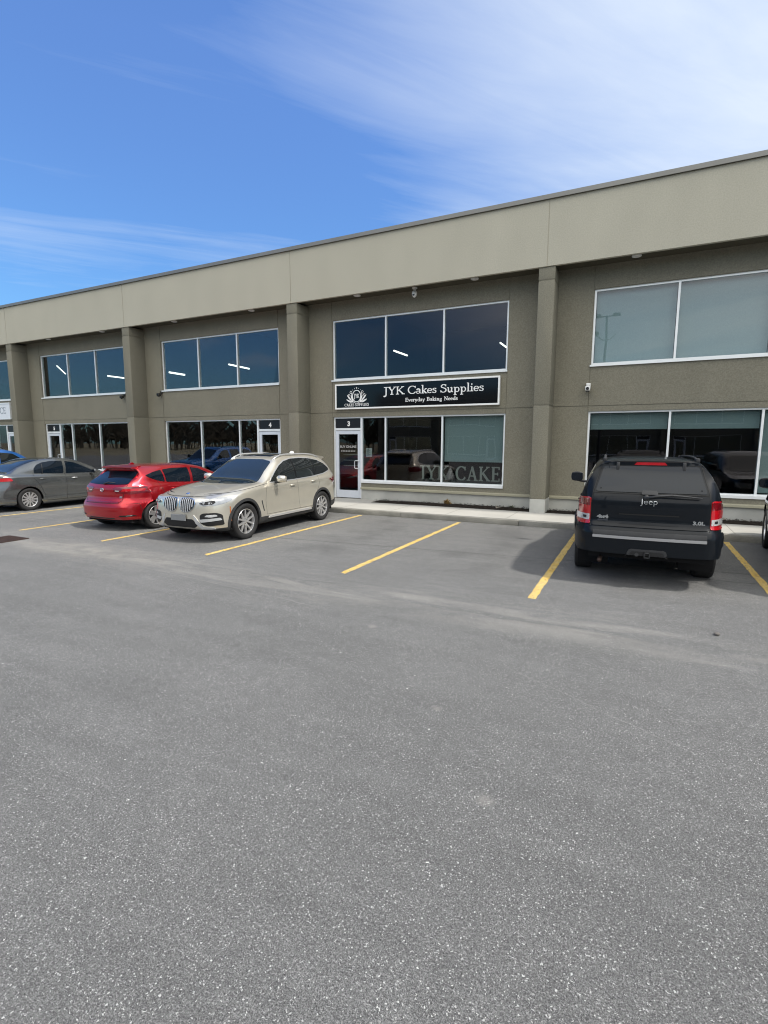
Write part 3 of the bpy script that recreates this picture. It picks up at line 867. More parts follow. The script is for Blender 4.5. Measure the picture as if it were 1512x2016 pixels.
o = cup.build('cupcake_ornament', mat('card_pink', (.30, .24, .24), .7), smooth=True); o.location = (-4.98, YW + .34, .84)
tag(o, 'grey pink cupcake ornament between the tall grey window letters', 'ornament')
b = MB(); b.box(-5.99, -3.32, YW + .2, YW + .52, .78, .838); b.box(-5.95, -3.36, YW + .22, YW + .50, .16, .78)
o = b.build('display_ledge', M['room_wall']); tag(o, 'dark low display ledge inside the unit 3 window', 'ledge')
b = MB(); b.box(-7.70, -7.48, YW + .108, YW + .110, 1.485, 1.76)
for i in range(9): b.box(-7.68, -7.68 + .09 + .09 * random.random(), YW + .106, YW + .1075, 1.51 + i * .025, 1.518 + i * .025, 1)
o = b.build('posted_notice', [mat('paper', (.35, .35, .34), .8), M['grille_dark']]); tag(o, 'pale paper notice taped inside the narrow pane beside the unit 3 door', 'notice')
b = MB(); xd = ctr(-1) - HW + .5
put_text(b, 'BUY ONLINE', .105, xd, YW + .083, 1.765, depth=.002, bold=.003)
for q in range(9): b.box(xd - .26 + q * .06, xd - .22 + q * .06, YW + .081, YW + .083, 1.645, 1.68)
for z in (1.55, 1.36, 1.19): b.box(xd - .30, xd + .30, YW + .3, YW + .305, z, z + .012)
o = b.build('door_lettering', mat('decal', (.34, .34, .33), .6)); tag(o, 'faded grey BUY ONLINE lettering on the unit 3 door glass', 'lettering')

# ================================================================= SIGNS
def framed_sign(name, x0, x1, z0, z1, label, panel_mat, frame_mat):
    r = empty(name, ((x0 + x1) / 2, YW - .04, z0)); tag(r, label, 'sign')
    ox, oy, oz = r.location
    def shift(b):
        b.v = [(v[0] - ox, v[1] - oy, v[2] - oz) for v in b.v]; return b
    b = MB(); b.box(x0 + .04, x1 - .04, YW - .075, YW - .01, z0 + .04, z1 - .04); shift(b).build('panel', panel_mat, r)
    b = MB(); f = .045
    b.box(x0, x1, YW - .10, YW, z1 - f, z1); b.box(x0, x1, YW - .10, YW, z0, z0 + f)
    b.box(x0, x0 + f, YW - .10, YW, z0 + f, z1 - f); b.box(x1 - f, x1, YW - .10, YW, z0 + f, z1 - f)
    shift(b).build('frame', frame_mat, r)
    return r, shift
sg_black = mat('sign_black', (.004, .004, .005), .08, 0, 0, .35)
r3, sh3 = framed_sign('shop_sign', -8.69, -3.478, 2.965, 3.735, 'black rectangular shop sign with white frame, round emblem and white serif lettering', sg_black, M['white'])
yt = YW - .081
b = MB(); serif(b, 'JYK Cakes Supplies', -7.02, 3.355, .222, yt, width=3.10, track=.0, bold=1.45)
sh3(b).build('lettering', M['white'], r3)
b = MB(); serif(b, 'Everyday Baking Needs', -6.28, 3.133, .105, yt, width=1.62, track=.02, bold=1.75)
sh3(b).build('tagline', M['white'], r3)
b = MB(); ex, ez = -7.925, 3.355
ribbon(b, arc(ex, ez, .145, .175, 0, 360, 40), .022, yt, 0)
for a0, a1 in ((150, 265), (275, 390)):
    ribbon(b, arc(ex, ez, .185, .215, a0, a1, 20), .012, yt, 0)
for s in (-1, 1):
    for i, (dx, dz, L, a) in enumerate(((.26, -.16, .26, 48), (.22, -.15, .20, 66), (.28, -.19, .20, 28), (.20, -.18, .12, 20))):
        px, pz = ex + s * (dx - .10), ez + dz
        n = 8; pts = [(px + s * L * math.cos(R(a)) * j / n, pz + L * math.sin(R(a)) * j / n) for j in range(n + 1)]
        for j in range(n):
            ribbon(b, pts[j:j + 2], .012 + .036 * math.sin(math.pi * (j + .5) / n), yt - .0005 * i, 0)
    ribbon(b, arc(ex + s * .20, ez + .12, .035, .035, 0, 330, 12), .013, yt, 0)
    ribbon(b, arc(ex + s * .27, ez + .04, .028, .028, 0, 330, 12), .012, yt, 0)
for i, a in enumerate((50, 70, 90, 110, 130)):
    cx_, cz_ = ex + .19 * math.cos(R(a)) * 1.1, ez + .245 * math.sin(R(a)); rr = (.012, .015, .030, .015, .012)[i]
    b.prism([(cx_ + rr * (1 if j % 2 == 0 else .45) * math.sin(j * math.pi / 5), cz_ + rr * (1 if j % 2 == 0 else .45) * math.cos(j * math.pi / 5)) for j in range(10)], (yt, yt + .006), 'Y')
serif(b, 'JYK', ex - .093, ez - .058, .125, yt, width=.19, bold=1.05)
serif(b, 'CAKES SUPPLIES', -8.355, 3.050, .082, yt, width=.86, bold=1.3)
sh3(b).build('emblem', M['white'], r3)
r6, sh6 = framed_sign('shop_sign', -31.6, -26.50, 2.975, 3.745, 'pale grey white shop sign left of the farthest visible column ending in E', mat('sign_pale', (.66, .69, .73), .4), M['alu'])
b = MB(); serif(b, 'CE', -27.36, 3.24, .30, YW - .081, width=.50, bold=.7)
sh6(b).build('lettering', mat('sign_grey', (.12, .16, .2), .5), r6)

# ================================================================= SECURITY CAMERAS
def dome_cam():
    r = empty('security_camera', (-5.93, .42, 6.25)); tag(r, 'white security camera hanging under the soffit above unit 3', 'camera')
    b = MB(); b.cyl((0, 0, -.015), .075, .03, 'Z', 24); b.tube([(0, 0, -.03), (0, 0, -.10)], .035, 14); b.build('mount', M['cam_white'], r, angle=40)
    b = MB(); pr = [(0, .001), (0, .07), (.06, .075), (.10, .066), (.14, .048), (.165, .02), (.168, .001)]
    b.lathe_x(pr, 24); b.v = [(v[1], v[2] - .01, -.10 - v[0]) for v in b.v]; b.build('housing', M['cam_white'], r, smooth=True)
    b = MB(); b.cyl((0, -.062, -.20), .03, .03, 'Y', 16); b.build('lens', M['black'], r, angle=40)
dome_cam()
def bullet_cam(x, z, m, label, two=False):
    r = empty('security_camera', (x, YW, z)); tag(r, label, 'camera')
    b = MB(); b.bbox(-.055, .055, -.035, 0, -.05, .06, .012); b.tube([(0, -.03, -.005), (0, -.09, -.03)], .022, 12); b.build('mount', m, r, angle=40)
    b = MB(); b.bbox(-.06, .06, -.20, -.07, -.135, -.02, .022, 3)
    if two: b.bbox(-.045, .045, -.15, -.05, -.02, .055, .02, 3)
    b.build('housing', m, r, angle=40)
    b = MB(); b.cyl((0, -.203, -.085), .038, .02, 'Y', 18); b.cyl((0, -.15, -.145), .035, .03, 'Z', 18); b.build('lens', M['black'], r, angle=40)
bullet_cam(-1.245, 3.37, M['cam_white'], 'white wall camera left of the black SUV above the shop front', True)
blk = mat('cam_black', (.025, .024, .022), .5)
bullet_cam(-16.52, 3.80, blk, 'small black wall camera below the upper left corner of the unit 4 windows')
bullet_cam(-18.62, 3.79, blk, 'small black wall camera half hidden behind the column between units 4 and 5')

# ================================================================= PAVEMENT, KERB, BEDS
xl, xr = CX0 + K0 * BW, CX0 + CW + K1 * BW
def bed_span(k):
    c = ctr(k); left = (k % 2 != 0)
    a, e = (c - HW + DW + .65, c + BW / 2 - CW / 2) if left else (c - BW / 2 + CW / 2, c + HW - DW - .65)
    if k == 0: e += .7
    return a, e
beds = [bed_span(k) for k in range(K0, K1)]
b = MB()
b.box(xl, xr, -1.42, .085, -.01, .145)
px = xl
spans = []
for a, e in beds: spans.append((px, a)); px = e
spans.append((px, xr))
for i, (a, e) in enumerate(spans):
    b.prism([(a, .085), (e, .085), (e, YW + .31), (a, YW + .31)], (-.01, .1451), 'Z')
wk = b.build('sidewalk', M['walk']); tag(wk, kind='structure')
b = MB()
for k in range(-30, 20):
    b.box(k * 1.52 + .3, k * 1.52 + .312, -1.421, .09, .1452, .1458)
tag(b.build('pavement_joints', mat('joint', (.16, .15, .13), .9)), kind='structure')
b = MB(); seg = 3.05
x = xl
while x < xr:
    b.bbox(x + .004, min(x + seg, xr) - .004, -1.475, -1.4205, -.02, .132, .012, 2); x += seg
tag(b.build('kerb', vary(mat('kerb', (.3, .3, .27), .9), (.22, .215, .19), 2.5, .22, .5, 60, fine=.12, fscale=60), angle=50), kind='structure')
M['mulch'] = vary(mat('mulch', (.03, .025, .02), .95, spec=.15), (.022, .018, .015), 40, .5)
b = MB(); rm = random.Random(11)
for a, e in beds:
    nx, ny = max(2, int((e - a) / .06)), 10
    y0, y1 = .085, YW + .012
    vs = []
    for j in range(ny + 1):
        for i in range(nx + 1):
            u = i / nx; v = j / ny
            zz_ = .148 + (.045 * math.sin(math.pi * min(1, v * 1.2)) + rm.uniform(-.012, .020)) * min(1, 6 * u, 6 * (1 - u) + .3)
            if j == 0: zz_ = .12
            vs.append((a + (e - a) * u, y0 + (y1 - y0) * v, zz_))
    b.add(vs, [(j * (nx + 1) + i, j * (nx + 1) + i + 1, (j + 1) * (nx + 1) + i + 1, (j + 1) * (nx + 1) + i) for j in range(ny) for i in range(nx)])
    for _ in range(int((e - a) * 240)):
        x, y = rm.uniform(a + .02, e - .02), rm.uniform(.10, YW)
        L, wd_, an, tl = rm.uniform(.02, .07), rm.uniform(.006, .014), rm.uniform(0, 6.3), rm.uniform(-.5, .5)
        c_, s_ = math.cos(an), math.sin(an); z_ = .185 + rm.uniform(-.03, .02) - .04 * max(0, (.2 - y)) / .1
        P = [(-L / 2, -wd_), (L / 2, -wd_), (L / 2, wd_), (-L / 2, wd_)]
        b.add([(x + p * c_ - q * s_, y + p * s_ + q * c_, z_ + p * tl) for p, q in P], [(0, 1, 2, 3)])
tag(b.build('mulch', M['mulch']), 'dark bark mulch in the beds along the foundation', kind='stuff')

# small dry plants in the beds
def leaf_tuft(name, loc, n, L, col, label, spread=.6, seed=1, wide=.02):
    rr = random.Random(seed); b = MB()
    for i in range(n):
        a = rr.uniform(0, 6.283); t = rr.uniform(.15, 1.2) * spread; l = L * rr.uniform(.5, 1.1); wd_ = wide * rr.uniform(.6, 1.3)
        base = Vector((rr.uniform(-.05, .05) * L * 6, rr.uniform(-.03, .03) * L * 6, 0)); pts = []
        for j in range(5):
            q = j / 4; ang = t * (.4 + q)
            pts.append(base + Vector((math.cos(a) * math.sin(ang) * l * q, math.sin(a) * math.sin(ang) * l * q, math.cos(ang) * l * q)))
        s_ = Vector((-math.sin(a), math.cos(a), 0))
        vs = []
        for j, p in enumerate(pts):
            ww = wd_ * (.3, 1, 1.1, .7, .05)[j]
            vs += [p - s_ * ww, p + s_ * ww + Vector((0, 0, ww * .4))]
        b.add(vs, [(2 * j, 2 * j + 1, 2 * j + 3, 2 * j + 2) for j in range(4)])
    o = b.build(name, vary(mat(name, col, .8), col, 30, .35)); o.location = loc
    return tag(o, label, 'plant')
leaf_tuft('dry_plant', (-4.87, .46, .17), 60, .17, (.20, .13, .045), 'dry brown clump of leaves in the mulch below the unit 3 window', 1.2, 3, .02)
leaf_tuft('weed', (-3.03, .52, .17), 16, .13, (.07, .075, .04), 'small dark weed in the mulch near the column right of unit 3', 1.0, 5, .010)
leaf_tuft('dry_leaves', (-3.36, .26, .17), 16, .10, (.42, .38, .32), 'pale dry leaves curled on the mulch front edge below unit 3', 1.5, 6, .018)
leaf_tuft('dry_leaves', (-6.05, .40, .17), 12, .09, (.36, .34, .31), 'pale leaf litter at the left end of the unit 3 mulch bed', 1.5, 8, .018)
leaf_tuft('dry_leaves', (1.85, .40, .17), 18, .12, (.45, .43, .38), 'whitish leaf litter in the mulch right of the black SUV', 1.5, 9, .016)
leaf_tuft('weed', (-6.75, .45, .17), 10, .07, (.05, .045, .03), 'tiny dark weed beside the door end of the mulch bed', 1.2, 12, .010)

# drain grate at the left edge, loose stone on the lane
r = empty('storm_drain', (-11.12, -7.93, 0.004)); tag(r, 'rusty square storm drain grate at the left edge of the lot', 'drain')
b = MB()
for i in range(11): b.box(-.27 + i * .05, -.25 + i * .05, -.28, .28, .0, .012)
b.box(-.30, .30, .28, .31, 0, .014); b.box(-.30, .30, -.31, -.28, 0, .014); b.box(-.33, -.30, -.31, .31, 0, .014); b.box(.30, .33, -.31, .31, 0, .014)
b.build('grate', M['steel'], r)
b = MB(); b.box(-.30, .30, -.28, .28, -.002, .001); b.build('pit', M['dark'], r)
bm = bmesh.new(); bmesh.ops.create_icosphere(bm, subdivisions=2, radius=.03)
for v in bm.verts: v.co *= 1 + random.uniform(-.18, .18); v.co.z = v.co.z * .55
b = MB(); b.add([v.co[:] for v in bm.verts], [[q.index for q in f.verts] for f in bm.faces]); bm.free()
o = b.build('stone', mat('stone', (.12, .11, .10), .8)); o.location = (.82, -7.56, .015); tag(o, 'small loose grey stone on the asphalt behind the black SUV', 'stone')

# ================================================================= BEHIND THE CAMERA (seen in the glass)
B2 = empty('commercial_building', (-8.0, -41.3, 0), math.pi)
tag(B2, 'matching taupe business building across the lot, seen only as a reflection in the shop glass', 'building')
for ch in list(B.children):
    if ch.name.split('.')[0] in ('ceiling_batten', 'roller_blind', 'floor_slab', 'partition', 'soffit_light', 'roof'): continue
    c = ch.copy(); COL.objects.link(c); c.parent = B2
    for g_ in ch.children:
        if g_.name.split('.')[0] == 'unit_number': continue
        d = g_.copy(); COL.objects.link(d); d.parent = c
        
lp = empty('lamp_post', (-2.25, -19.7, 0)); tag(lp, 'tall twin headed lot lamp post mirrored in the rightmost upper glass', 'lamp post')
b = MB(); b.tube([(0, 0, 0), (0, 0, 9.6)], [.10, .06], 10); b.cyl((0, 0, .35), .28, .7, 'Z', 20); b.build('pole', M['plastic'], lp, angle=40)
b = MB(); b.tube([(-.55, 0, 8.5), (-.2, 0, 8.15), (.2, 0, 8.15), (.55, 0, 8.5)], .035, 8); b.tube([(-.5, 0, 9.55), (.5, 0, 9.55)], .035, 8); b.build('arm', M['plastic'], lp, smooth=True)
for x_, z_ in ((-.55, 9.6), (.55, 9.6), (-.6, 8.55)):
    b = MB(); b.bbox(x_ - .22, x_ + .22, -.2, .2, z_ - .06, z_ + .10, .03, 2); b.build('lamp_head', M['plastic'], lp, angle=40)
b = MB(); rt = random.Random(5)
for i in range(260):
    x = rt.uniform(-190, -45); y = rt.uniform(-120, -85); h = rt.uniform(4, 10)
    b.tube([(x, y, 0), (x + rt.uniform(-.5, .5), y, h * .55), (x + rt.uniform(-1, 1), y, h)], [.16, .1, .03], 5)
    for j in range(26):
        a = rt.uniform(0, 6.28); z0_ = h * rt.uniform(.25, .9); l = h * rt.uniform(.12, .32)
        p = Vector((x, y, z0_)); q = p + Vector((math.cos(a) * l, math.sin(a) * l, l * rt.uniform(.3, 1)))
        s_ = Vector((0, 0, .25)); b.add([p, q - s_, q + s_ * 2, p + s_], [(0, 1, 2, 3)])
tag(b.build('woodland', mat('bare_wood', (.05, .042, .03), .95)), 'distant bare treeline across the field', kind='stuff')

# ================================================================= CARS
def pchip(tab):
    xs = [t[0] for t in tab]; ys = [t[1] for t in tab]; n = len(xs)
    h = [xs[i + 1] - xs[i] for i in range(n - 1)]; d = [(ys[i + 1] - ys[i]) / h[i] for i in range(n - 1)]
    m = [0.0] * n
    m[0], m[-1] = d[0], d[-1]
    for i in range(1, n - 1):
        if d[i - 1] * d[i] > 0:
            w1, w2 = 2 * h[i] + h[i - 1], h[i] + 2 * h[i - 1]
            m[i] = (w1 + w2) / (w1 / d[i - 1] + w2 / d[i])
    def f(x):
        if x <= xs[0]: return ys[0]
        if x >= xs[-1]: return ys[-1]
        i = 0
        while x > xs[i + 1]: i += 1
        t = (x - xs[i]) / h[i]
        return (ys[i] * (1 + 2 * t) * (1 - t) ** 2 + m[i] * h[i] * t * (1 - t) ** 2
                + ys[i + 1] * t * t * (3 - 2 * t) - m[i + 1] * h[i] * t * t * (1 - t))
    return f

def smooth(a, b, x):
    t = max(0, min(1, (x - a) / (b - a))); return t * t * (3 - 2 * t)

def catmull(P, n):
    out = []
    m = len(P)
    for i in range(m - 1):
        p0 = P[i - 1] if i else (2 * P[0][0] - P[1][0], 2 * P[0][1] - P[1][1])
        p3 = P[i + 2] if i + 2 < m else (2 * P[-1][0] - P[-2][0], 2 * P[-1][1] - P[-2][1])
        p1, p2 = P[i], P[i + 1]
        def dd(a, b): return max(1e-4, math.hypot(a[0] - b[0], a[1] - b[1]) ** .5)
        t0 = 0; t1 = dd(p0, p1); t2 = t1 + dd(p1, p2); t3 = t2 + dd(p2, p3)
        for k in range(n):
            t = t1 + (t2 - t1) * k / n
            r = []
            for c in (0, 1):
                A1 = (t1 - t) / (t1 - t0) * p0[c] + (t - t0) / (t1 - t0) * p1[c]
                A2 = (t2 - t) / (t2 - t1) * p1[c] + (t - t1) / (t2 - t1) * p2[c]
                A3 = (t3 - t) / (t3 - t2) * p2[c] + (t - t2) / (t3 - t2) * p3[c]
                B1 = (t2 - t) / (t2 - t0) * A1 + (t - t0) / (t2 - t0) * A2
                B2_ = (t3 - t) / (t3 - t1) * A2 + (t - t1) / (t3 - t1) * A3
                r.append((t2 - t) / (t2 - t1) * B1 + (t - t1) / (t2 - t1) * B2_)
            out.append(tuple(r))
    out.append(tuple(P[-1]))
    return out

class Car:
    """Local frame: x to the car's side, y from the nose (0) to the tail (L), z up."""
    def __init__(s, name, S, label, cat, group='vehicles parked nose or tail in to the shop front'):
        s.S = S; s.L = S['L']
        s.root = empty(name); tag(s.root, label, cat, group)
        s.paint = M[S['paint']]
        T = {k: pchip(v) for k, v in S['tab'].items()}
        s.T = T
        L = s.L; NS = 7
        ys = [0, .01, .03, .06] ; y = .09
        while y < L - .09: ys.append(y); y += .032
        ys += [L - .06, L - .03, L - .01, L]
        secs = []
        for y in ys:
            zb, w, wb, zbt, wr, zr, zc, zs_ = (T[k](y) for k in ('zb', 'w', 'wb', 'zbelt', 'wr', 'zr', 'zc', 'zsh'))
            P = [(w * .80, zb), (w * .955, zb + .02), (w * .985, zb + .11), (w, zb + (zs_ - zb) * .55), (w * .992, zs_ - .03), (w * .975, zs_ + .03)]
            P += [(wb, zbt)]
            mid = T['bulge'](y) if 'bulge' in T else .02
            P += [((wb + wr) / 2 + mid, (zbt + zr) / 2 + mid * .3), (wr, zr), (wr * .80, zr + (zc - zr) * .62), (wr * .42, zr + (zc - zr) * .93), (0, zc)]
            secs.append(catmull(P, NS))
        nv = len(secs[0])
        side = S.get('side')
        def W(x, y, z):
            if side: x = x + (1 if x >= 0 else -1) * side(y, z) * min(1, abs(x) / .5)
            # plan rounding and nose / tail profile
            fy = max(0, 1 - y / S['ff']) ** 2; ry = max(0, 1 - (L - y) / S['rf']) ** 2
            y2 = y + (S['fprof'](z) + S['fplan'](abs(x))) * fy - (S['rprof'](z) + S['rplan'](abs(x))) * ry
            return (x, y2, z)
        vs = []; idx = {}
        fs = []
        ring = 2 * nv - 1
        for i, y in enumerate(ys):
            sec = secs[i]
            row = [(-x, y, z) for x, z in sec] + [(x, y, z) for x, z in sec[-2::-1]]
            vs += row
        for i in range(len(ys) - 1):
            for j in range(ring - 1):
                a = i * ring + j; fs.append((a, a + 1, a + ring + 1, a + ring))
            # floor
        K = 26
        for ei, y in ((0, 0.0), (len(ys) - 1, L)):
            sec = secs[ei]; base = len(vs)
            for j in range(nv):
                x, z = sec[j]
                for k in range(K + 1):
                    vs.append((-x + 2 * x * k / K, y, z))
            for j in range(nv - 1):
                for k in range(K):
                    a = base + j * (K + 1) + k
                    fs.append((a, a + 1, a + K + 2, a + K + 1))
        # floor strip
        for i in range(len(ys) - 1):
            a = i * ring; b_ = a + ring - 1
            fs.append((a, a + ring, b_ + ring, b_))
        bm = bmesh.new()
        bv = [bm.verts.new(v) for v in vs]
        for f in fs:
            q = []
            for i in f:
                if bv[i] not in q: q.append(bv[i])
            try: bm.faces.new(q)
            except ValueError: pass
        bmesh.ops.remove_doubles(bm, verts=bm.verts, dist=1e-4)
        bmesh.ops.dissolve_degenerate(bm, dist=1e-5, edges=bm.edges)
        for v in bm.verts: v.co = W(*v.co)
        bmesh.ops.recalc_face_normals(bm, faces=bm.faces)
        bm.normal_update()
        # projection tree before the arches are cut
        s.bvh = BVHTree.FromBMesh(bm)
        bm.faces.ensure_lookup_table()
        s.fc = [[(v.co.copy(), v.normal.copy()) for v in f.verts] for f in bm.faces]
        # wheel arches
        RA = S['arch']; zw = S['wr']
        dele = []
        for (yw) in S['axles']:
            for f in bm.faces:
                if all(abs(v.co.x) > .35 for v in f.verts) and all(math.hypot(v.co.y - yw, v.co.z - zw) < RA for v in f.verts):
                    dele.append(f)
        dele = list(set(dele))
        bmesh.ops.delete(bm, geom=dele, context='FACES')
        for yw in S['axles']:
            for v in bm.verts:
                if abs(v.co.x) > .35:
                    d = math.hypot(v.co.y - yw, v.co.z - zw)
                    if d < RA:
                        k = RA / max(d, 1e-4); v.co.y = yw + (v.co.y - yw) * k; v.co.z = zw + (v.co.z - zw) * k
        loose = [v for v in bm.verts if not v.link_faces]
        bmesh.ops.delete(bm, geom=loose, context='VERTS')
        bmesh.ops.recalc_face_normals(bm, faces=bm.faces)
        for e in bm.edges:
            if len(e.link_faces) == 2 and e.calc_face_angle(0) > R(38): e.smooth = False
        for f in bm.faces: f.smooth = True
        me = bpy.data.meshes.new('body'); bm.to_mesh(me); bm.free()
        me.materials.append(s.paint)
        s.body = bpy.data.objects.new('body', me); link(s.body, s.root)
        s.underbody()

    def underbody(s):
        S = s.S; b = MB(); RA = S['arch'] + .012; zw = S['wr']; W0 = S['tab']['w'][len(S['tab']['w']) // 2][1]
        b.box(-W0 * .80, W0 * .80, .30, s.L - .25, S['zfloor'], S['zfloor'] + .10)
        for yw in S['axles']:
            for sd in (-1, 1):
                n = 22; vs = []; fs = []
                for i in range(n + 1):
                    a = R(-28 + 236 * i / n)
                    for x in (.45, W0 - .035):
                        vs.append((sd * x, yw + RA * math.cos(a), zw + RA * math.sin(a)))
                for i in range(n): fs.append((2 * i, 2 * i + 1, 2 * i + 3, 2 * i + 2))
                b.add(vs, fs)
                c = len(vs)
                ring = [(sd * .45, yw + RA * math.cos(R(-28 + 236 * i / n)), zw + RA * math.sin(R(-28 + 236 * i / n))) for i in range(n + 1)]
                b.add(ring + [(sd * .45, yw, S['zfloor'])], [(i, i + 1, n + 1) for i in range(n)])
            b.tube([(-W0 * .7, yw, zw), (W0 * .7, yw, zw)], .05, 8)
        b.build('underbody', M['dark'], s.root)

    def hit(s, p, axis, sd=1):
        d = {'side': Vector((-sd, 0, 0)), 'front': Vector((0, 1, 0)), 'rear': Vector((0, -1, 0)), 'top': Vector((0, 0, -1))}[axis]
        if axis == 'side': o = Vector((sd * 3, p[0], p[1]))
        elif axis == 'front': o = Vector((p[0], -3, p[1]))
        elif axis == 'rear': o = Vector((p[0], s.L + 3, p[1]))
        else: o = Vector((p[0], p[1], 4))
        loc, nor, idx, dist = s.bvh.ray_cast(o, d)
        if loc is None:
            if axis == 'side': q = Vector((sd * .8, p[0], p[1]))
            elif axis == 'front': q = Vector((p[0], .2, p[1]))
            elif axis == 'rear': q = Vector((p[0], s.L - .2, p[1]))
            else: q = Vector((p[0], p[1], 1))
            loc, nor, idx, dist = s.bvh.find_nearest(q)
        acc = Vector(); 
        for co, n in s.fc[idx]:
            acc += n / ((co - loc).length + .002)
        acc.normalize()
        if acc.dot(d) > 0: acc = -acc
        return loc, acc

    def patch(s, b, poly, axis='side', sd=1, off=.004, mi=0, res=.035, skirt=.012, rnd=0.0, normals=None):
        """a thin shell following the body inside a 2D outline"""
        if rnd: poly = round_poly(poly, rnd)
        # densify the outline
        out = []
        n = len(poly)
        for i in range(n):
            a, c = poly[i], poly[(i + 1) % n]
            l = math.hypot(c[0] - a[0], c[1] - a[1]); k = max(1, int(l / res))
            for j in range(k): out.append((a[0] + (c[0] - a[0]) * j / k, a[1] + (c[1] - a[1]) * j / k))
        x0 = min(p[0] for p in out); x1 = max(p[0] for p in out); y0 = min(p[1] for p in out); y1 = max(p[1] for p in out)
        pts = [Vector(p) for p in out]; m = len(pts)
        def inside(x, y):
            c = False; j = m - 1
            for i in range(m):
                xi, yi = out[i]; xj, yj = out[j]
                if (yi > y) != (yj > y) and x < (xj - xi) * (y - yi) / (yj - yi + 1e-12) + xi: c = not c
                j = i
            return c
        def far(x, y):
            return all((x - q[0]) ** 2 + (y - q[1]) ** 2 > (res * .45) ** 2 for q in out)
        gx = x0 + res * .5
        while gx < x1:
            gy = y0 + res * .5
            while gy < y1:
                if inside(gx, gy) and far(gx, gy): pts.append(Vector((gx, gy)))
                gy += res
            gx += res
        co, ed, fa, *_ = geometry.delaunay_2d_cdt(pts, [(i, (i + 1) % m) for i in range(m)], [list(range(m))], 1, 1e-5)
        vs = []; ns = []
        for p in co:
            l, nn = s.hit((p[0], p[1]), axis, sd)
            vs.append(l + nn * off); ns.append(nn)
        base = len(b.v)
        nb = len(vs)
        fs = [tuple(f) for f in fa]
        # skirt round the border
        cnt = {}
        for f in fs:
            for i in range(len(f)):
                e = (f[i], f[(i + 1) % len(f)]); cnt[tuple(sorted(e))] = cnt.get(tuple(sorted(e)), 0) + 1
        bd = [e for e, c in cnt.items() if c == 1]
        mp = {}
        for e in bd:
            for i in e:
                if i not in mp:
                    mp[i] = len(vs); vs.append(vs[i] - ns[i] * (off + skirt)); 
        sk = [(e[0], e[1], mp[e[1]], mp[e[0]]) for e in bd]
        b.add(vs, fs + sk, mi)
        return b

    def ribbon(s, b, pts, wd, axis='side', sd=1, off=.002, mi=0, closed=False):
        P = []
        n = len(pts)
        for i in range(n if closed else n - 1):
            a, c = pts[i], pts[(i + 1) % n]
            l = math.hypot(c[0] - a[0], c[1] - a[1]); k = max(1, int(l / .04))
            for j in range(k): P.append((a[0] + (c[0] - a[0]) * j / k, a[1] + (c[1] - a[1]) * j / k))
        if not closed: P.append(pts[-1])
        vs = []; m = len(P)
        for i, p in enumerate(P):
            a = P[i - 1] if (i or closed) else p; c = P[(i + 1) % m] if (i < m - 1 or closed) else p
            dx, dy = c[0] - a[0], c[1] - a[1]; l = math.hypot(dx, dy) or 1
            for q in (-1, 1):
                loc, nn = s.hit((p[0] - dy / l * wd / 2 * q, p[1] + dx / l * wd / 2 * q), axis, sd)
                vs.append(loc + nn * off)
        r_ = m if closed else m - 1
        b.add(vs, [(2 * i, 2 * i + 1, 2 * ((i + 1) % m) + 1, 2 * ((i + 1) % m)) for i in range(r_)], mi)

    def part(s, name, mats, *specs, parent=None, **kw):
        """specs: (poly, axis, sd, off[, mi])"""
        b = MB()
        for sp in specs:
            poly, axis, sd, off = sp[:4]
            s.patch(b, poly, axis, sd, off, sp[4] if len(sp) > 4 else 0, **kw)
        return b.build(name, mats, parent or s.root, angle=35)

    def lines(s, specs, wd=.009):
        b = MB()
        for pts, axis, sd, closed in specs: s.ribbon(b, pts, wd, axis, sd, .0022, 0, closed)
        return b.build('panel_gap', M['gap'], s.root)

    def wheels(s, track, r, rimr, width, spoke, rim_m, face_m=None, steer=0, back_m=None):
        S = s.S
        for ai, yw in enumerate(S['axles']):
            for sd in (-1, 1):
                hub = MB(); hub.lathe_x([(-.06, .001), (-.06, .13), (-.045, .14), (-.045, .001)], 24)
                hub.lathe_x([(-width * .3, rimr * .80), (-width * .3, .05)], 24)
                wh = hub.build('wheel', M['grille_dark'], s.root, angle=40)
                wh.location = (sd * (track / 2), yw, r - .004)
                wh.rotation_euler = (0, 0, (math.pi if sd < 0 else 0) + (steer if ai == 0 else 0))
                w2 = width / 2
                ty = MB()
                pr = [(-w2 * .80, rimr * .985), (-w2 * .97, rimr + (r - rimr) * .35), (-w2, rimr + (r - rimr) * .62), (-w2 * .93, r * .965), (-w2 * .82, r * .988), (-w2 * .5, r), (0, r), (w2 * .5, r), (w2 * .82, r * .988), (w2 * .93, r * .965), (w2, rimr + (r - rimr) * .62), (w2 * .97, rimr + (r - rimr) * .35), (w2 * .80, rimr * .985), (w2 * .6, rimr * .95), (-w2 * .6, rimr * .95)]
                ty.lathe_x(pr, 56, closed=True)
                # tread grooves
                for gx_ in (-.45, -.15, .15, .45):
                    ty.lathe_x([(gx_ * w2 - .004, r + .001), (gx_ * w2 + .004, r + .001)], 56, 1)
                t = ty.build('tyre', [M['rubber'], M['gap']], wh, angle=50)
                rm_ = MB()
                xo = w2 * .80
                rm_.lathe_x([(xo, rimr * 1.01), (xo + .006, rimr * .985), (xo + .002, rimr * .95), (xo - .03, rimr * .925), (-w2 * .6, rimr * .88)], 48, 0)
                spoke(rm_, xo, rimr)
                ri = rm_.build('rim', [rim_m, back_m or M['rim_dark'], face_m or rim_m], wh, angle=35)

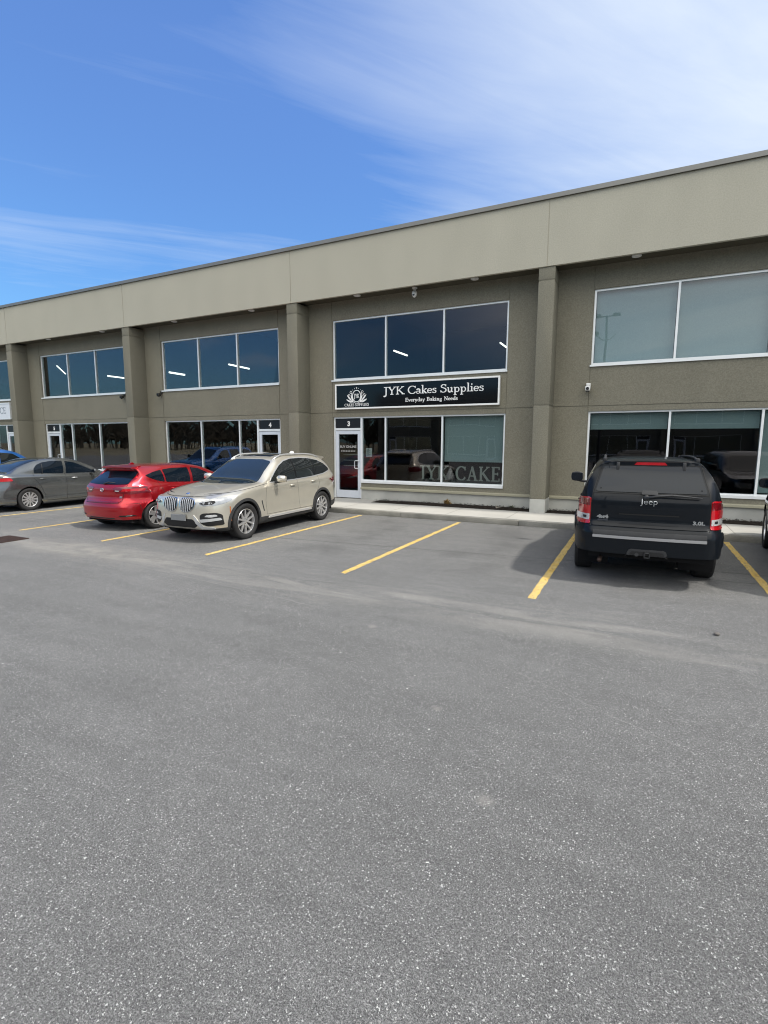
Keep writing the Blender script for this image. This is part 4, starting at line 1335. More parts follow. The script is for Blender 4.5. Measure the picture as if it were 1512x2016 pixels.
    def place(s, x, y, rz=0, flip=False):
        """x,y = world position of the middle of the nose (or tail when flipped)"""
        a = rz + (math.pi if flip else 0)
        o = Vector((0, s.L if flip else 0, 0))
        o.rotate(Matrix.Rotation(a, 3, 'Z'))
        s.root.location = Vector((x, y, 0)) - o
        s.root.rotation_euler = (0, 0, a)

def round_poly(poly, r, n=4):
    out = []; m = len(poly)
    for i in range(m):
        p = Vector(poly[i]); a = Vector(poly[i - 1]); c = Vector(poly[(i + 1) % m])
        la, lc = (a - p).length, (c - p).length
        rr = min(r, la * .45, lc * .45)
        q0 = p + (a - p) / la * rr; q1 = p + (c - p) / lc * rr
        for k in range(n + 1):
            t = k / n
            out.append(tuple(q0 * (1 - t) ** 2 + p * 2 * t * (1 - t) + q1 * t * t))
    return out

def mirror(poly): return [(-a, b) for a, b in poly][::-1]
def annulus(cy, cz, r0, r1, a0=-20, a1=200, n=26):
    return [(cy + r1 * math.cos(R(a0 + (a1 - a0) * i / n)), cz + r1 * math.sin(R(a0 + (a1 - a0) * i / n))) for i in range(n + 1)] + \
           [(cy + r0 * math.cos(R(a1 - (a1 - a0) * i / n)), cz + r0 * math.sin(R(a1 - (a1 - a0) * i / n))) for i in range(n + 1)]

def spokes(n, w0, w1, double=0.0, mi=0, twist=0.0, depth=.035, hub=.062, dish=.012, nuts=5):
    def f(b, xo, rr):
        b.lathe_x([(xo - .052, .001), (xo - .052, rr * .90)], 40, 1)
        b.lathe_x([(xo - dish + .004, .001), (xo - dish + .004, hub * .55), (xo - dish - .004, hub), (xo - dish - .04, hub * 1.1)], 24, 2)
        for i in range(n):
            for dd in ((-double, double) if double else (0,)):
                a0 = 2 * math.pi * i / n + dd * .35; a1 = 2 * math.pi * i / n + dd + twist
                p0 = Vector((0, math.cos(a0), math.sin(a0))) * (hub * .8); p1 = Vector((0, math.cos(a1), math.sin(a1))) * (rr * .965)
                t = (p1 - p0).normalized(); sx = t.cross(Vector((1, 0, 0)))
                vs = []
                for p, w_, x in ((p0, w0, xo - dish), (p0 * .35 + p1 * .65, (w0 * .4 + w1 * .6), xo - dish * .6 + .004), (p1, w1, xo - .006)):
                    vs += [p - sx * w_ + Vector((x - depth, 0, 0)), p - sx * w_ * .8 + Vector((x, 0, 0)), p + sx * w_ * .8 + Vector((x, 0, 0)), p + sx * w_ + Vector((x - depth, 0, 0))]
                fs = []
                for k in range(2):
                    for j in range(3): fs.append((4 * k + j, 4 * k + j + 1, 4 * k + 5 + j, 4 * k + 4 + j))
                fs += [(0, 3, 2, 1), (8, 9, 10, 11)]
                b.add(vs, fs, mi)
        for i in range(nuts):
            a = 2 * math.pi * (i + .5) / nuts
            b.cyl((xo - dish + .002, math.cos(a) * hub * .72, math.sin(a) * hub * .72), .008, .014, 'X', 8, mi=1)
    return f

def mirror_obj(car, y, z, x, m, sd, w=.20, h=.13, d=.13, arm=True, base=None):
    b = MB(); x0 = x
    bm = bmesh.new(); bmesh.ops.create_uvsphere(bm, u_segments=20, v_segments=12, radius=1)
    for v in bm.verts:
        c = v.co
        s_ = lambda q, e: math.copysign(abs(q) ** e, q)
        v.co = Vector((s_(c.x, .7) * w / 2, s_(c.y, .75) * d / 2, s_(c.z, .75) * h / 2))
        if v.co.y > d * .28: v.co.y = d * .28
    b.add([(sd * (x0 + w / 2) + v.co.x, y + v.co.y, z + v.co.z) for v in bm.verts], [[q.index for q in f.verts] for f in bm.faces], 0); bm.free()
    b.tube([(sd * (x0 - .14), y + .02, z - h * .55), (sd * (x0 - .02), y + .01, z - h * .50), (sd * (x0 + w * .5), y, z - h * .40)], [.03, .025, .02], 10, 1)
    b.bbox(*sorted((sd * (x0 + .015), sd * (x0 + w - .015))), y + d * .29, y + d * .30, z - h * .38, z + h * .38, .0004, 1, 2)
    return b.build('side_mirror', [m, M['plastic'], M['car_glass_tint']], car.root, angle=40)

def handle(car, y, z, sd, m, wd=.17):
    l, n = car.hit((y, z), 'side', sd)
    x = abs(l.x)
    b = MB()
    b.tube([(sd * (x - .01), y - wd / 2, z), (sd * (x + .025), y - wd / 2 + .02, z + .003), (sd * (x + .032), y, z + .006), (sd * (x + .025), y + wd / 2 - .02, z + .006), (sd * (x - .01), y + wd / 2, z + .004)], .012, 8)
    return b.build('door_handle', m, car.root, smooth=True)

def stickout(car, p, axis, sd=1):
    return car.hit(p, axis, sd)

def text_on_rear(car, txt, size, x, z, m, name, off=.004, bold=.004, depth=.004, sx=1.0):
    vs, fs = text_mesh(txt, size, depth=depth, bold=bold)
    l, n = car.hit((x, z), 'rear')
    b = MB()
    out = []
    for v in vs:
        px = x - v.x * sx
        q, _ = car.hit((px, z + v.y), 'rear')
        out.append((px, q.y + off + v.z, z + v.y))
    b.add(out, fs)
    return b.build(name, m, car.root)

# ----------------------------------------------------------------- champagne crossover
def flat(*a): return pchip(a)
def build_crossover():
    L = 4.71
    S = dict(L=L, paint='champagne', axles=(.845, 3.709), arch=.405, wr=.362, zfloor=.20, ff=.95, rf=.85,
      fprof=flat((.2, .11), (.32, .03), (.45, 0.0), (.60, .0), (.80, .025), (.90, .09), (1.0, .20), (1.2, .3)),
      fplan=lambda x: .17 * max(0, (x - .25)) ** 2 / .36 + .36 * max(0, x - .66) ** 2 / .07,
      rprof=flat((.25, .06), (.45, .0), (.75, .03), (1.02, .055), (1.12, .10), (1.45, .36), (1.60, .42), (1.7, .44)),
      rplan=lambda x: .12 * (x / .9) ** 2 + .35 * max(0, x - .68) ** 2 / .06,
      side=lambda y, z: (-.020 * smooth(.975 + (y - .8) * .028, .885 + (y - .8) * .028, z) * smooth(.9, 1.6, y) * smooth(4.6, 3.9, y) * smooth(.45, .80, z)
                         + .020 * smooth(.62, .40, z) * smooth(1.2, 1.6, y) * smooth(3.5, 3.1, y)
                         + .030 * (math.exp(-((y - .84) / .50) ** 2) + math.exp(-((y - 3.71) / .50) ** 2)) * smooth(1.05, .75, z)),
      tab=dict(
        zb=[(0, .27), (.25, .22), (1.2, .24), (3.3, .25), (4.2, .27), (L, .33)],
        w=[(0, .885), (.35, .905), (.85, .915), (1.6, .915), (3.0, .92), (3.9, .925), (4.4, .905), (L, .88)],
        zsh=[(0, .70), (.5, .86), (1.2, .93), (2.2, .955), (3.4, .99), (4.3, 1.02), (L, 1.03)],
        wb=[(0, .80), (.4, .82), (1.2, .845), (1.8, .855), (3.0, .86), (3.9, .835), (4.5, .80), (L, .76)],
        zbelt=[(0, .82), (.4, .91), (1.0, .99), (1.5, 1.045), (2.4, 1.075), (3.4, 1.11), (4.1, 1.17), (4.5, 1.19), (L, 1.15)],
        wr=[(0, .62), (.4, .66), (1.2, .74), (1.5, .745), (1.85, .68), (2.25, .635), (2.6, .625), (3.4, .61), (4.2, .575), (4.5, .56), (L, .54)],
        zr=[(0, .86), (.4, .95), (1.0, 1.035), (1.45, 1.085), (1.85, 1.33), (2.25, 1.535), (2.6, 1.59), (3.3, 1.60), (4.1, 1.55), (4.5, 1.50), (L, 1.45)],
        zc=[(0, .87), (.4, .975), (1.0, 1.07), (1.42, 1.115), (1.85, 1.375), (2.25, 1.585), (2.6, 1.655), (3.3, 1.668), (4.1, 1.625), (4.5, 1.575), (L, 1.52)],
        bulge=[(0, .02), (1.4, .02), (1.9, .035), (2.6, .04), (4.2, .04), (L, .03)]))
    c = Car('parked_crossover', S, 'champagne crossover parked tail in to the shop front with its kidney grille facing out', 'car')
    # windscreen and glass
    ws = round_poly([(-.715, 1.075), (.715, 1.075), (.60, 1.50), (.35, 1.545), (-.35, 1.545), (-.60, 1.50)], .05)
    c.part('windscreen', M['windscreen'], (ws, 'front', 1, .006), res=.05)
    rw = round_poly([(-.60, 1.14), (.60, 1.14), (.52, 1.47), (-.52, 1.47)], .05)
    c.part('rear_window', M['car_glass'], (rw, 'rear', 1, .006), res=.05)
    up = [(1.72, 1.082), (1.80, 1.145), (2.0, 1.285), (2.2, 1.41), (2.42, 1.500), (2.7, 1.545), (3.1, 1.555), (3.5, 1.535), (3.85, 1.48), (4.08, 1.39), (4.22, 1.275), (4.20, 1.225), (3.9, 1.165), (3.4, 1.125), (2.6, 1.095)]
    def offset(poly, d):
        n = len(poly); o = []
        cx = sum(p[0] for p in poly) / n; cz = sum(p[1] for p in poly) / n
        for i in range(n):
            a = Vector(poly[i - 1]); p = Vector(poly[i]); q = Vector(poly[(i + 1) % n])
            t = (q - a).normalized(); nn = Vector((t.y, -t.x))
            o.append(tuple(p + nn * d if nn.dot(p - Vector((cx, cz))) > 0 else p - nn * d))
        return o
    for sd in (-1, 1):
        c.part('window_trim', M['silver_trim'], (offset(up, .022), 'side', sd, .006), res=.05)
        def clip(poly, a, b_):
            out = []
            n = len(poly)
            for i in range(n):
                p, q = poly[i], poly[(i + 1) % n]
                ip, iq = a <= p[0] <= b_, a <= q[0] <= b_
                if ip: out.append(p)
                cuts = []
                for v in (a, b_):
                    if (p[0] - v) * (q[0] - v) < 0:
                        t = (v - p[0]) / (q[0] - p[0]); cuts.append((t, (v, p[1] + (q[1] - p[1]) * t)))
                for t, u in sorted(cuts): out.append(u)
            return out
        c.part('window_pillar', M['black'], (up, 'side', sd, .007), res=.05)
        for a, e in ((1.6, 2.68), (2.72, 3.50), (3.535, 4.4)):
            c.part('side_window', M['car_glass'], (clip(up, a, e), 'side', sd, .011), res=.05)
    # doors as shut lines
    gl = []
    for sd in (-1, 1):
        gl += [([(1.62, 1.06), (1.55, .95), (1.50, .72), (1.50, .42)], 'side', sd, False),
               ([(2.70, 1.10), (2.72, .8), (2.72, .42)], 'side', sd, False),
               ([(3.60, 1.13), (3.62, .95), (3.50, .78), (3.33, .60), (3.24, .42)], 'side', sd, False),
               ([(1.50, .42), (3.24, .42)], 'side', sd, False),
               ([(.20, .92), (.6, .955), (1.1, 1.0), (1.62, 1.06)], 'side', sd, False)]
    gl += [([(-.70, .93), (-.5, .90), (-.25, .885), (.25, .885), (.5, .90), (.70, .93)], 'front', 1, False)]
    c.lines(gl, .0055)
    # twin grille
    for sd in (-1, 1):
        k = [(.030, .825), (.07, .862), (.29, .866), (.395, .835), (.415, .775), (.370, .675), (.270, .600), (.13, .590), (.05, .640), (.026, .74)]
        k = k if sd > 0 else mirror(k)
        k = round_poly(k, .035)
        fr = c.part('grille', M['chrome'], (k, 'front', 1, .018), skirt=.03, res=.015)
        cx = sum(p[0] for p in k) / len(k); cz = sum(p[1] for p in k) / len(k)
        inn = [((p[0] - cx) * .87 + cx, (p[1] - cz) * .88 + cz) for p in k]
        c.part('grille_mesh', M['grille_dark'], (inn, 'front', 1, .027), parent=fr, skirt=.004, res=.015)
        b = MB()
        for i in range(7):
            t = (i + .5) / 7; x = min(p[0] for p in inn) + t * (max(p[0] for p in inn) - min(p[0] for p in inn))
            zs_ = []
            m = len(inn)
            for j in range(m):
                a, e = inn[j], inn[(j + 1) % m]
                if (a[0] - x) * (e[0] - x) < 0: zs_.append(a[1] + (e[1] - a[1]) * (x - a[0]) / (e[0] - a[0]))
            if len(zs_) >= 2: c.ribbon(b, [(x, min(zs_)), (x, max(zs_))], .019, 'front', 1, .038)
        b.build('grille_bar', M['grille_silver'], fr)
    # headlamps, fog lamps
    for sd in (-1, 1):
        h = [(.475, .775), (.52, .815), (.64, .850), (.79, .875), (.86, .870), (.88, .82), (.83, .765), (.74, .735), (.57, .725), (.505, .745)]
        h = h if sd > 0 else mirror(h)
        hl = c.part('headlight', [M['lamp_house']], (round_poly(h, .03), 'front', 1, .008), skirt=.02)
        cx = sum(p[0] for p in h) / len(h); cz = sum(p[1] for p in h) / len(h)
        inn = [(sd * .475, .772), (sd * .60, .805), (sd * .73, .828), (sd * .755, .80), (sd * .72, .755), (sd * .56, .742)]
        c.part('lamp_inner', M['grille_dark'], (round_poly(inn, .02), 'front', 1, .010), parent=hl, skirt=.002)
        b = MB()
        for q in (.575, .675):
            l, n = c.hit((sd * q, .778), 'front')
            b.cyl((l.x, l.y - .008, l.z), .030, .016, 'Y', 20); b.cyl((l.x, l.y - .018, l.z), .018, .012, 'Y', 16, mi=1)
        b.build('lamp_ring', [M['chrome'], M['clear_lens']], hl, angle=40)
        rec = [(.50, .555), (.56, .590), (.76, .600), (.82, .56), (.83, .36), (.62, .345), (.50, .40)]
        rec = rec if sd > 0 else mirror(rec)
        ai = c.part('air_intake', M['grille_dark'], (round_poly(rec, .03), 'front', 1, .009), skirt=.012, res=.02)
        bl = [(.48, .470), (.80, .500), (.815, .455), (.52, .415)]
        bl = bl if sd > 0 else mirror(bl)
        c.part('bumper_blade', M['silver_trim'], (round_poly(bl, .012), 'front', 1, .018), parent=ai, skirt=.02)
        fo = [(.59, .525), (.63, .560), (.76, .565), (.775, .53), (.70, .515)]
        fo = fo if sd > 0 else mirror(fo)
        c.part('fog_lamp', M['clear_lens'], (round_poly(fo, .015), 'front', 1, .012), parent=ai, skirt=.01)
        b2_ = [(.36, .56), (.42, .50), (.55, .335), (.72, .32), (.74, .285), (.50, .285), (.40, .40)]
        b2_ = b2_ if sd > 0 else mirror(b2_)
        c.part('bumper_flash', M['silver_trim'], (round_poly(b2_, .012), 'front', 1, .012), skirt=.015)
    low = [(-.34, .47), (.34, .47), (.44, .36), (.36, .30), (-.36, .30), (-.44, .36)]
    c.part('lower_grille', M['grille_dark'], (round_poly(low, .03), 'front', 1, .004))
    c.part('front_skirt', M['plastic'], ([(-.86, .30), (-.5, .285), (.5, .285), (.86, .30), (.86, .235), (.4, .225), (-.4, .225), (-.86, .235)], 'front', 1, .008), skirt=.03)
    # plain plate as the photograph leaves it blank
    b = MB(); l, n = c.hit((0, .50), 'front'); b.bbox(-.19, .19, l.y - .03, l.y - .015, .43, .55, .006, 1)
    b.build('blank_plate', mat('plate', (.20, .205, .21), .5), c.root)
    # cladding
    for sd in (-1, 1):
        b = MB()
        for yw in S['axles']:
            c.patch(b, annulus(yw, S['wr'], S['arch'] + .0, S['arch'] + .055, -16, 196), 'side', sd, .010, 0, skirt=.03)
        c.patch(b, [(1.27, .235), (3.29, .235), (3.31, .335), (3.25, .385), (1.32, .385), (1.25, .335)], 'side', sd, .012, 0, skirt=.02)
        c.patch(b, [(4.12, .27), (4.60, .33), (4.62, .50), (4.4, .47), (4.10, .45)], 'side', sd, .008, 0, skirt=.02)
        b.build('cladding', M['plastic'], c.root, angle=35)
        c.part('sill_trim', M['silver_trim'], (round_poly([(1.52, .345), (3.18, .345), (3.16, .39), (1.56, .385)], .015), 'side', sd, .030), skirt=.02)
        c.part('side_vent', M['plastic'], (round_poly([(1.345, .72), (1.372, .73), (1.425, .50), (1.405, .50)], .006), 'side', sd, .006))
        mirror_obj(c, 1.90, 1.145, .915, [M['champagne']][0], sd, .23, .155, .16)
        for y in (2.50, 3.36): handle(c, y, .965 + (y - 2.5) * .045, sd, M['champagne'], .19)
        # roof rails
        b = MB(); pts = []
        for i in range(15):
            y = 2.18 + i * (4.05 - 2.18) / 14
            z_, _ = c.hit((sd * .575, y), 'top'); lift = .035 * min(1, i * .6, (14 - i) * .6)
            pts.append((sd * (.585 - .0 * i), y, z_.z + lift))
        b.tube(pts, .017, 8); b.build('roof_rail', M['silver_trim'], c.root, smooth=True)
        c.part('reflector', M['amber'], (round_poly([(.425, .70), (.445, .70), (.46, .42), (.44, .42)], .006), 'side', sd, .005))
        tl = [(.60, .90), (.60, 1.03), (.80, 1.08), (.93, 1.06), (.93, .93), (.80, .89)]
        tl = tl if sd > 0 else mirror(tl)
        c.part('tail_light', M['red_deep'], (round_poly(tl, .03), 'rear', 1, .010), ([(4.44, .93), (4.36, 1.06), (4.60, 1.05), (4.62, .94)], 'side', sd, .010), skirt=.02)
    # roof glass, aerial, badge, spoiler, wiper
    c.part('sunroof', M['car_glass'], (round_poly([(-.42, 2.35), (.42, 2.35), (.44, 3.15), (-.44, 3.15)], .06), 'top', 1, .004), skirt=.004, res=.06)
    b = MB(); l, n = c.hit((0, 3.75), 'top')
    b.prism([(3.66, l.z - .01), (3.84, l.z - .01), (3.83, l.z + .02), (3.80, l.z + .055), (3.76, l.z + .055)], (-.022, .022), 'X'); b.build('roof_aerial', M['white'], c.root)
    b = MB(); l, n = c.hit((0, .905), 'front'); b.cyl((0, 0, 0), .041, .008, 'Z', 24); b.cyl((0, 0, .005), .030, .006, 'Z', 24, mi=1)
    o = b.build('bonnet_badge', [M['chrome'], M['blue_badge']], c.root, angle=40); l, n = c.hit((0, .26), 'top'); o.location = l + n * .004; o.rotation_euler = n.to_track_quat('Z', 'Y').to_euler()
    b = MB(); b.prism([(4.0, 1.61), (4.30, 1.578), (4.40, 1.552), (4.39, 1.530), (4.25, 1.50), (4.0, 1.52)], (-.56, .56), 'X'); b.build('roof_spoiler', c.paint, c.root)
    c.wheels(1.64, .362, .252, .235, spokes(5, .024, .016, .34, 0, 0, .03, .07, .02), M['rim_silver'], M['rim_silver'], back_m=M['rim_dark'])
    return c
crossover = build_crossover()
crossover.place(-7.845, -6.50, R(1.5))

# ----------------------------------------------------------------- black boxy SUV, tail towards the camera
def build_suv(name, pm, label):
    L = 4.73
    S = dict(L=L, paint=pm, axles=(.90, 3.68), arch=.44, wr=.375, zfloor=.34, ff=.8, rf=1.0,
      fprof=flat((.2, .10), (.45, .0), (.8, .0), (1.0, .05), (1.3, .2)),
      fplan=lambda x: .16 * (x / .9) ** 2 + .35 * max(0, x - .66) ** 2 / .06,
      rprof=flat((.30, .04), (.48, .0), (.74, .0), (.775, .045), (.85, .11), (1.15, .12), (1.22, .14), (1.62, .36), (1.68, .36), (1.72, .40), (1.8, .42)),
      rplan=lambda x: .07 * (x / .9) ** 2 + .42 * max(0, x - .70) ** 2 / .05,
      side=lambda y, z: .028 * (math.exp(-((y - .90) / .52) ** 4) + math.exp(-((y - 3.68) / .52) ** 4)) * smooth(.98, .84, z),
      tab=dict(
        zb=[(0, .34), (.3, .30), (1.3, .32), (3.2, .32), (4.2, .40), (L, .44)],
        w=[(0, .86), (.4, .90), (1.3, .905), (3.0, .905), (3.7, .905), (4.3, .90), (L, .89)],
        zsh=[(0, .92), (.5, .98), (1.2, 1.02), (2.5, 1.05), (4.0, 1.08), (L, 1.08)],
        wb=[(0, .80), (.5, .83), (1.3, .855), (2.5, .865), (4.0, .86), (L, .85)],
        zbelt=[(0, .98), (.5, 1.03), (1.3, 1.10), (2.0, 1.15), (3.0, 1.17), (4.2, 1.20), (L, 1.20)],
        wr=[(0, .66), (.5, .70), (1.3, .74), (1.6, .72), (2.1, .66), (2.5, .65), (3.5, .64), (4.3, .625), (L, .615)],
        zr=[(0, 1.01), (.5, 1.06), (1.3, 1.13), (1.6, 1.28), (2.1, 1.57), (2.5, 1.655), (3.5, 1.665), (4.3, 1.645), (L, 1.625)],
        zc=[(0, 1.02), (.5, 1.09), (1.3, 1.16), (1.6, 1.32), (2.1, 1.62), (2.5, 1.71), (3.5, 1.725), (4.3, 1.71), (L, 1.69)],
        bulge=[(0, .02), (1.4, .02), (2.2, .025), (L, .028)]))
    return Car(name, S, label, 'car')
def dress_suv(c):
    S = c.S
    G = M['car_glass_tint']
    c.part('windscreen', M['windscreen'], (round_poly([(-.70, 1.16), (.70, 1.16), (.60, 1.58), (-.60, 1.58)], .05), 'front', 1, .006), res=.06)
    for sd in (-1, 1):
        for poly in ([(1.72, 1.19), (2.22, 1.54), (2.62, 1.585), (2.66, 1.21)], [(2.74, 1.21), (2.70, 1.585), (3.40, 1.60), (3.44, 1.235)], [(3.53, 1.24), (3.49, 1.60), (4.05, 1.585), (4.28, 1.50), (4.36, 1.29)]):
            c.part('side_window', M['car_glass'], (round_poly(poly, .04), 'side', sd, .006), res=.06)
        for y in (2.52, 3.33): handle(c, y, 1.03, sd, c.paint, .18)
        b = MB()
        for yw in S['axles']:
            c.patch(b, annulus(yw, S['wr'], S['arch'], S['arch'] + .075, -12, 192), 'side', sd, .022, 0, skirt=.04)
        b.build('wheel_flare', c.paint, c.root, angle=40)
        c.part('side_moulding', M['silver_trim'], ([(1.42, .60), (3.20, .60), (3.18, .645), (1.44, .645)], 'side', sd, .018), skirt=.02)
    # tail glass and gate
    c.part('tail_gate', c.paint, (round_poly([(-.70, .80), (.70, .80), (.70, 1.10), (.685, 1.26), (.585, 1.665), (-.585, 1.665), (-.685, 1.26), (-.70, 1.10)], .03), 'rear', 1, .008), skirt=.012, res=.05)
    tg = c.root.children[-1]
    c.part('rear_window', G, (round_poly([(-.665, 1.262), (.665, 1.262), (.572, 1.612), (-.572, 1.612)], .035), 'rear', 1, .016), skirt=.004, res=.045)
    rg = [o for o in c.root.children if o.name.startswith('rear_window')][-1]
    b = MB()
    c.ribbon(b, [(-.71, .79), (-.71, 1.10), (-.695, 1.26), (-.595, 1.672), (.595, 1.672), (.695, 1.26), (.71, 1.10), (.71, .79)], .012, 'rear', 1, .004)
    c.ribbon(b, [(-.69, 1.247), (.69, 1.247)], .010, 'rear', 1, .013)
    c.ribbon(b, [(-.585, 1.618), (.585, 1.618)], .007, 'rear', 1, .013)
    b.build('panel_gap', M['gap'], c.root)
    # high brake light
    c.part('brake_light', M['red_lens'], (round_poly([(-.20, 1.628), (-.17, 1.665), (.17, 1.665), (.20, 1.628)], .01), 'rear', 1, .016), skirt=.01)
    for sd in (-1, 1):
        b = MB(); l, n = c.hit((sd * .40, 1.60), 'rear')
        b.bbox(sd * .40 - .022, sd * .40 + .022, l.y - .01, l.y + .028, 1.545, 1.665, .01, 2); b.build('glass_hinge', M['plastic'], rg, angle=40)
        b = MB(); l, n = c.hit((sd * .60, 1.31), 'rear'); b.cyl((l.x, l.y + .018, l.z), .012, .012, 'Y', 12); b.build('glass_stud', M['plastic'], rg, angle=40)
        # tail lamps: tall red blocks with clear lower third
        q = [(.715, .815), (.715, 1.17), (.74, 1.185), (.87, 1.17), (.905, 1.12), (.905, .84), (.88, .80)]
        q = q if sd > 0 else mirror(q)
        tl = c.part('tail_light', M['red_lens'], (round_poly(q, .02), 'rear', 1, .012), skirt=.03)
        k = [(.722, .865), (.722, .948), (.885, .948), (.885, .865)]; k = k if sd > 0 else mirror(k)
        c.part('reverse_lens', M['clear_lens'], (round_poly(k, .008), 'rear', 1, .017), parent=tl, skirt=.006)
        k = [(.76, .89), (.76, .925), (.80, .925), (.80, .89)]; k = k if sd > 0 else mirror(k)
        c.part('reverse_bulb', M['grille_dark'], (round_poly(k, .008), 'rear', 1, .0185), parent=tl, skirt=.004)
        k = [(.722, 1.07), (.722, 1.165), (.88, 1.155), (.885, 1.07)]; k = k if sd > 0 else mirror(k)
        c.part('tail_lens_shade', M['red_deep'], (round_poly(k, .008), 'rear', 1, .0165), parent=tl, skirt=.004)
        # roof rails
        b = MB(); pts = []
        for i in range(15):
            y = 2.35 + i * (4.22 - 2.35) / 14
            z_, _ = c.hit((sd * .57, y), 'top'); pts.append((sd * .57, y, z_.z + .040 * min(1, i * .8, (14 - i) * .8)))
        b.tube(pts, .014, 8)
        for y in (2.40, 4.16): 
            z_, _ = c.hit((sd * .57, y), 'top'); b.bbox(sd * .57 - .025, sd * .57 + .025, y - .08, y + .08, z_.z - .01, z_.z + .05, .012, 2)
        b.build('roof_rail', M['plastic'], c.root, angle=40)
        mirror_obj(c, 1.72, 1.30, .935, M['plastic'], sd, .22, .18, .14)
    # bumper
    b = MB(); c.patch(b, round_poly([(-.875, .77), (.875, .77), (.90, .62), (.885, .44), (.80, .40), (-.80, .40), (-.885, .44), (-.90, .62)], .03), 'rear', 1, .030, 0, skirt=.05)
    bp = b.build('bumper', c.paint, c.root, angle=35)
    c.part('bumper_trim', M['bumper_bar'], (round_poly([(-.665, .690), (.665, .690), (.665, .655), (-.665, .655)], .006), 'rear', 1, .040), parent=bp, skirt=.012)
    c.part('bumper_step', M['plastic'], (round_poly([(-.665, .745), (.665, .745), (.665, .692), (-.665, .692)], .01), 'rear', 1, .036), parent=bp, skirt=.01)
    rec = [(-.27, .40), (-.22, .515), (-.19, .53), (.19, .53), (.22, .515), (.27, .40)]
    c.part('hitch_surround', M['plastic'], (rec, 'rear', 1, .040), parent=bp, skirt=.012)
    rec = [(-.225, .40), (-.19, .495), (-.17, .505), (.17, .505), (.19, .495), (.225, .40)]
    c.part('hitch_recess', M['grille_dark'], (rec, 'rear', 1, .043), parent=bp, skirt=.004)
    l, n = c.hit((0, .46), 'rear'); b = MB(); y = l.y + .05
    for (x0, x1, z0, z1) in ((-.035, -.025, .425, .495), (.025, .035, .425, .495), (-.035, .035, .485, .495), (-.035, .035, .425, .435)): b.box(x0, x1, y - .02, y + .03, z0, z1)
    b.cyl((.12, y - .01, .46), .025, .02, 'Y', 14)
    b.build('tow_hitch', M['plastic'], bp)
    # tailgate sculpting: plate recess, handle, wiper
    c.part('plate_recess', c.paint, (round_poly([(-.40, .985), (.40, .985), (.37, 1.055), (-.37, 1.055)], .02), 'rear', 1, .016), (round_poly([(-.36, .835), (.36, .835), (.33, .875), (-.33, .875)], .015), 'rear', 1, .013), parent=tg, skirt=.012)
    c.part('plate_shade', M['gap'], (round_poly([(-.36, .965), (.36, .965), (.355, .983), (-.355, .983)], .006), 'rear', 1, .0105), parent=tg, skirt=.004)
    c.part('glass_latch', M['plastic'], (round_poly([(-.10, 1.235), (-.085, 1.285), (.085, 1.285), (.10, 1.235)], .01), 'rear', 1, .03), parent=tg, skirt=.02)
    l, n = c.hit((.02, 1.205), 'rear'); b = MB(); y = l.y
    b.cyl((.04, y + .03, 1.205), .036, .05, 'Y', 16)
    b.tube([(.04, y + .055, 1.205), (-.08, y + .065, 1.232), (-.25, y + .045, 1.248), (-.42, y + .030, 1.238), (-.60, y + .022, 1.222)], [.018, .016, .014, .010, .006], 8)
    b.tube([(-.13, y + .050, 1.226), (-.58, y + .016, 1.208)], .008, 6)
    b.build('rear_wiper', M['plastic'], c.root, smooth=True)
    text_on_rear(c, 'Jeep', .106, .0, 1.118, M['badge'], 'badge_lettering', .010, -.0008, sx=1.12)
    text_on_rear(c, '4x4', .062, .56, .905, M['badge'], 'badge_lettering', .010, .004, sx=1.5)
    c.part('badge_plate', mat('badge_dim', (.07, .075, .09), .3, .6), (round_poly([(.49, .868), (.62, .868), (.62, .888), (.49, .888)], .004), 'rear', 1, .012), skirt=.004)
    text_on_rear(c, '3.0L', .062, -.585, .875, M['badge'], 'badge_lettering', .010, .003, sx=1.3)
    gl = []
    for sd in (-1, 1):
        gl += [([(1.60, 1.14), (1.45, .9), (1.42, .45)], 'side', sd, False), ([(2.70, 1.2), (2.72, .45)], 'side', sd, False), ([(3.48, 1.22), (3.46, 1.0), (3.25, .80), (3.20, .45)], 'side', sd, False)]
    c.lines(gl, .008)
    c.wheels(1.60, .375, .235, .245, spokes(5, .045, .05, 0, 0, 0, .03, .08), M['rim_silver'])
    b = MB(); b.tube([(.55, 4.0, .33), (.56, 4.45, .33), (.57, 4.60, .31)], .03, 10); b.tube([(-.2, 3.9, .36), (.3, 3.9, .36)], .13, 14)
    b.build('exhaust', M['steel'], c.root, smooth=True)
suv = build_suv('parked_suv', 'jeep_black', 'black boxy SUV parked nose in, tail window and tall red lamps facing out')
dress_suv(suv)
suv.place(.175, -6.00, R(3.0), flip=True)

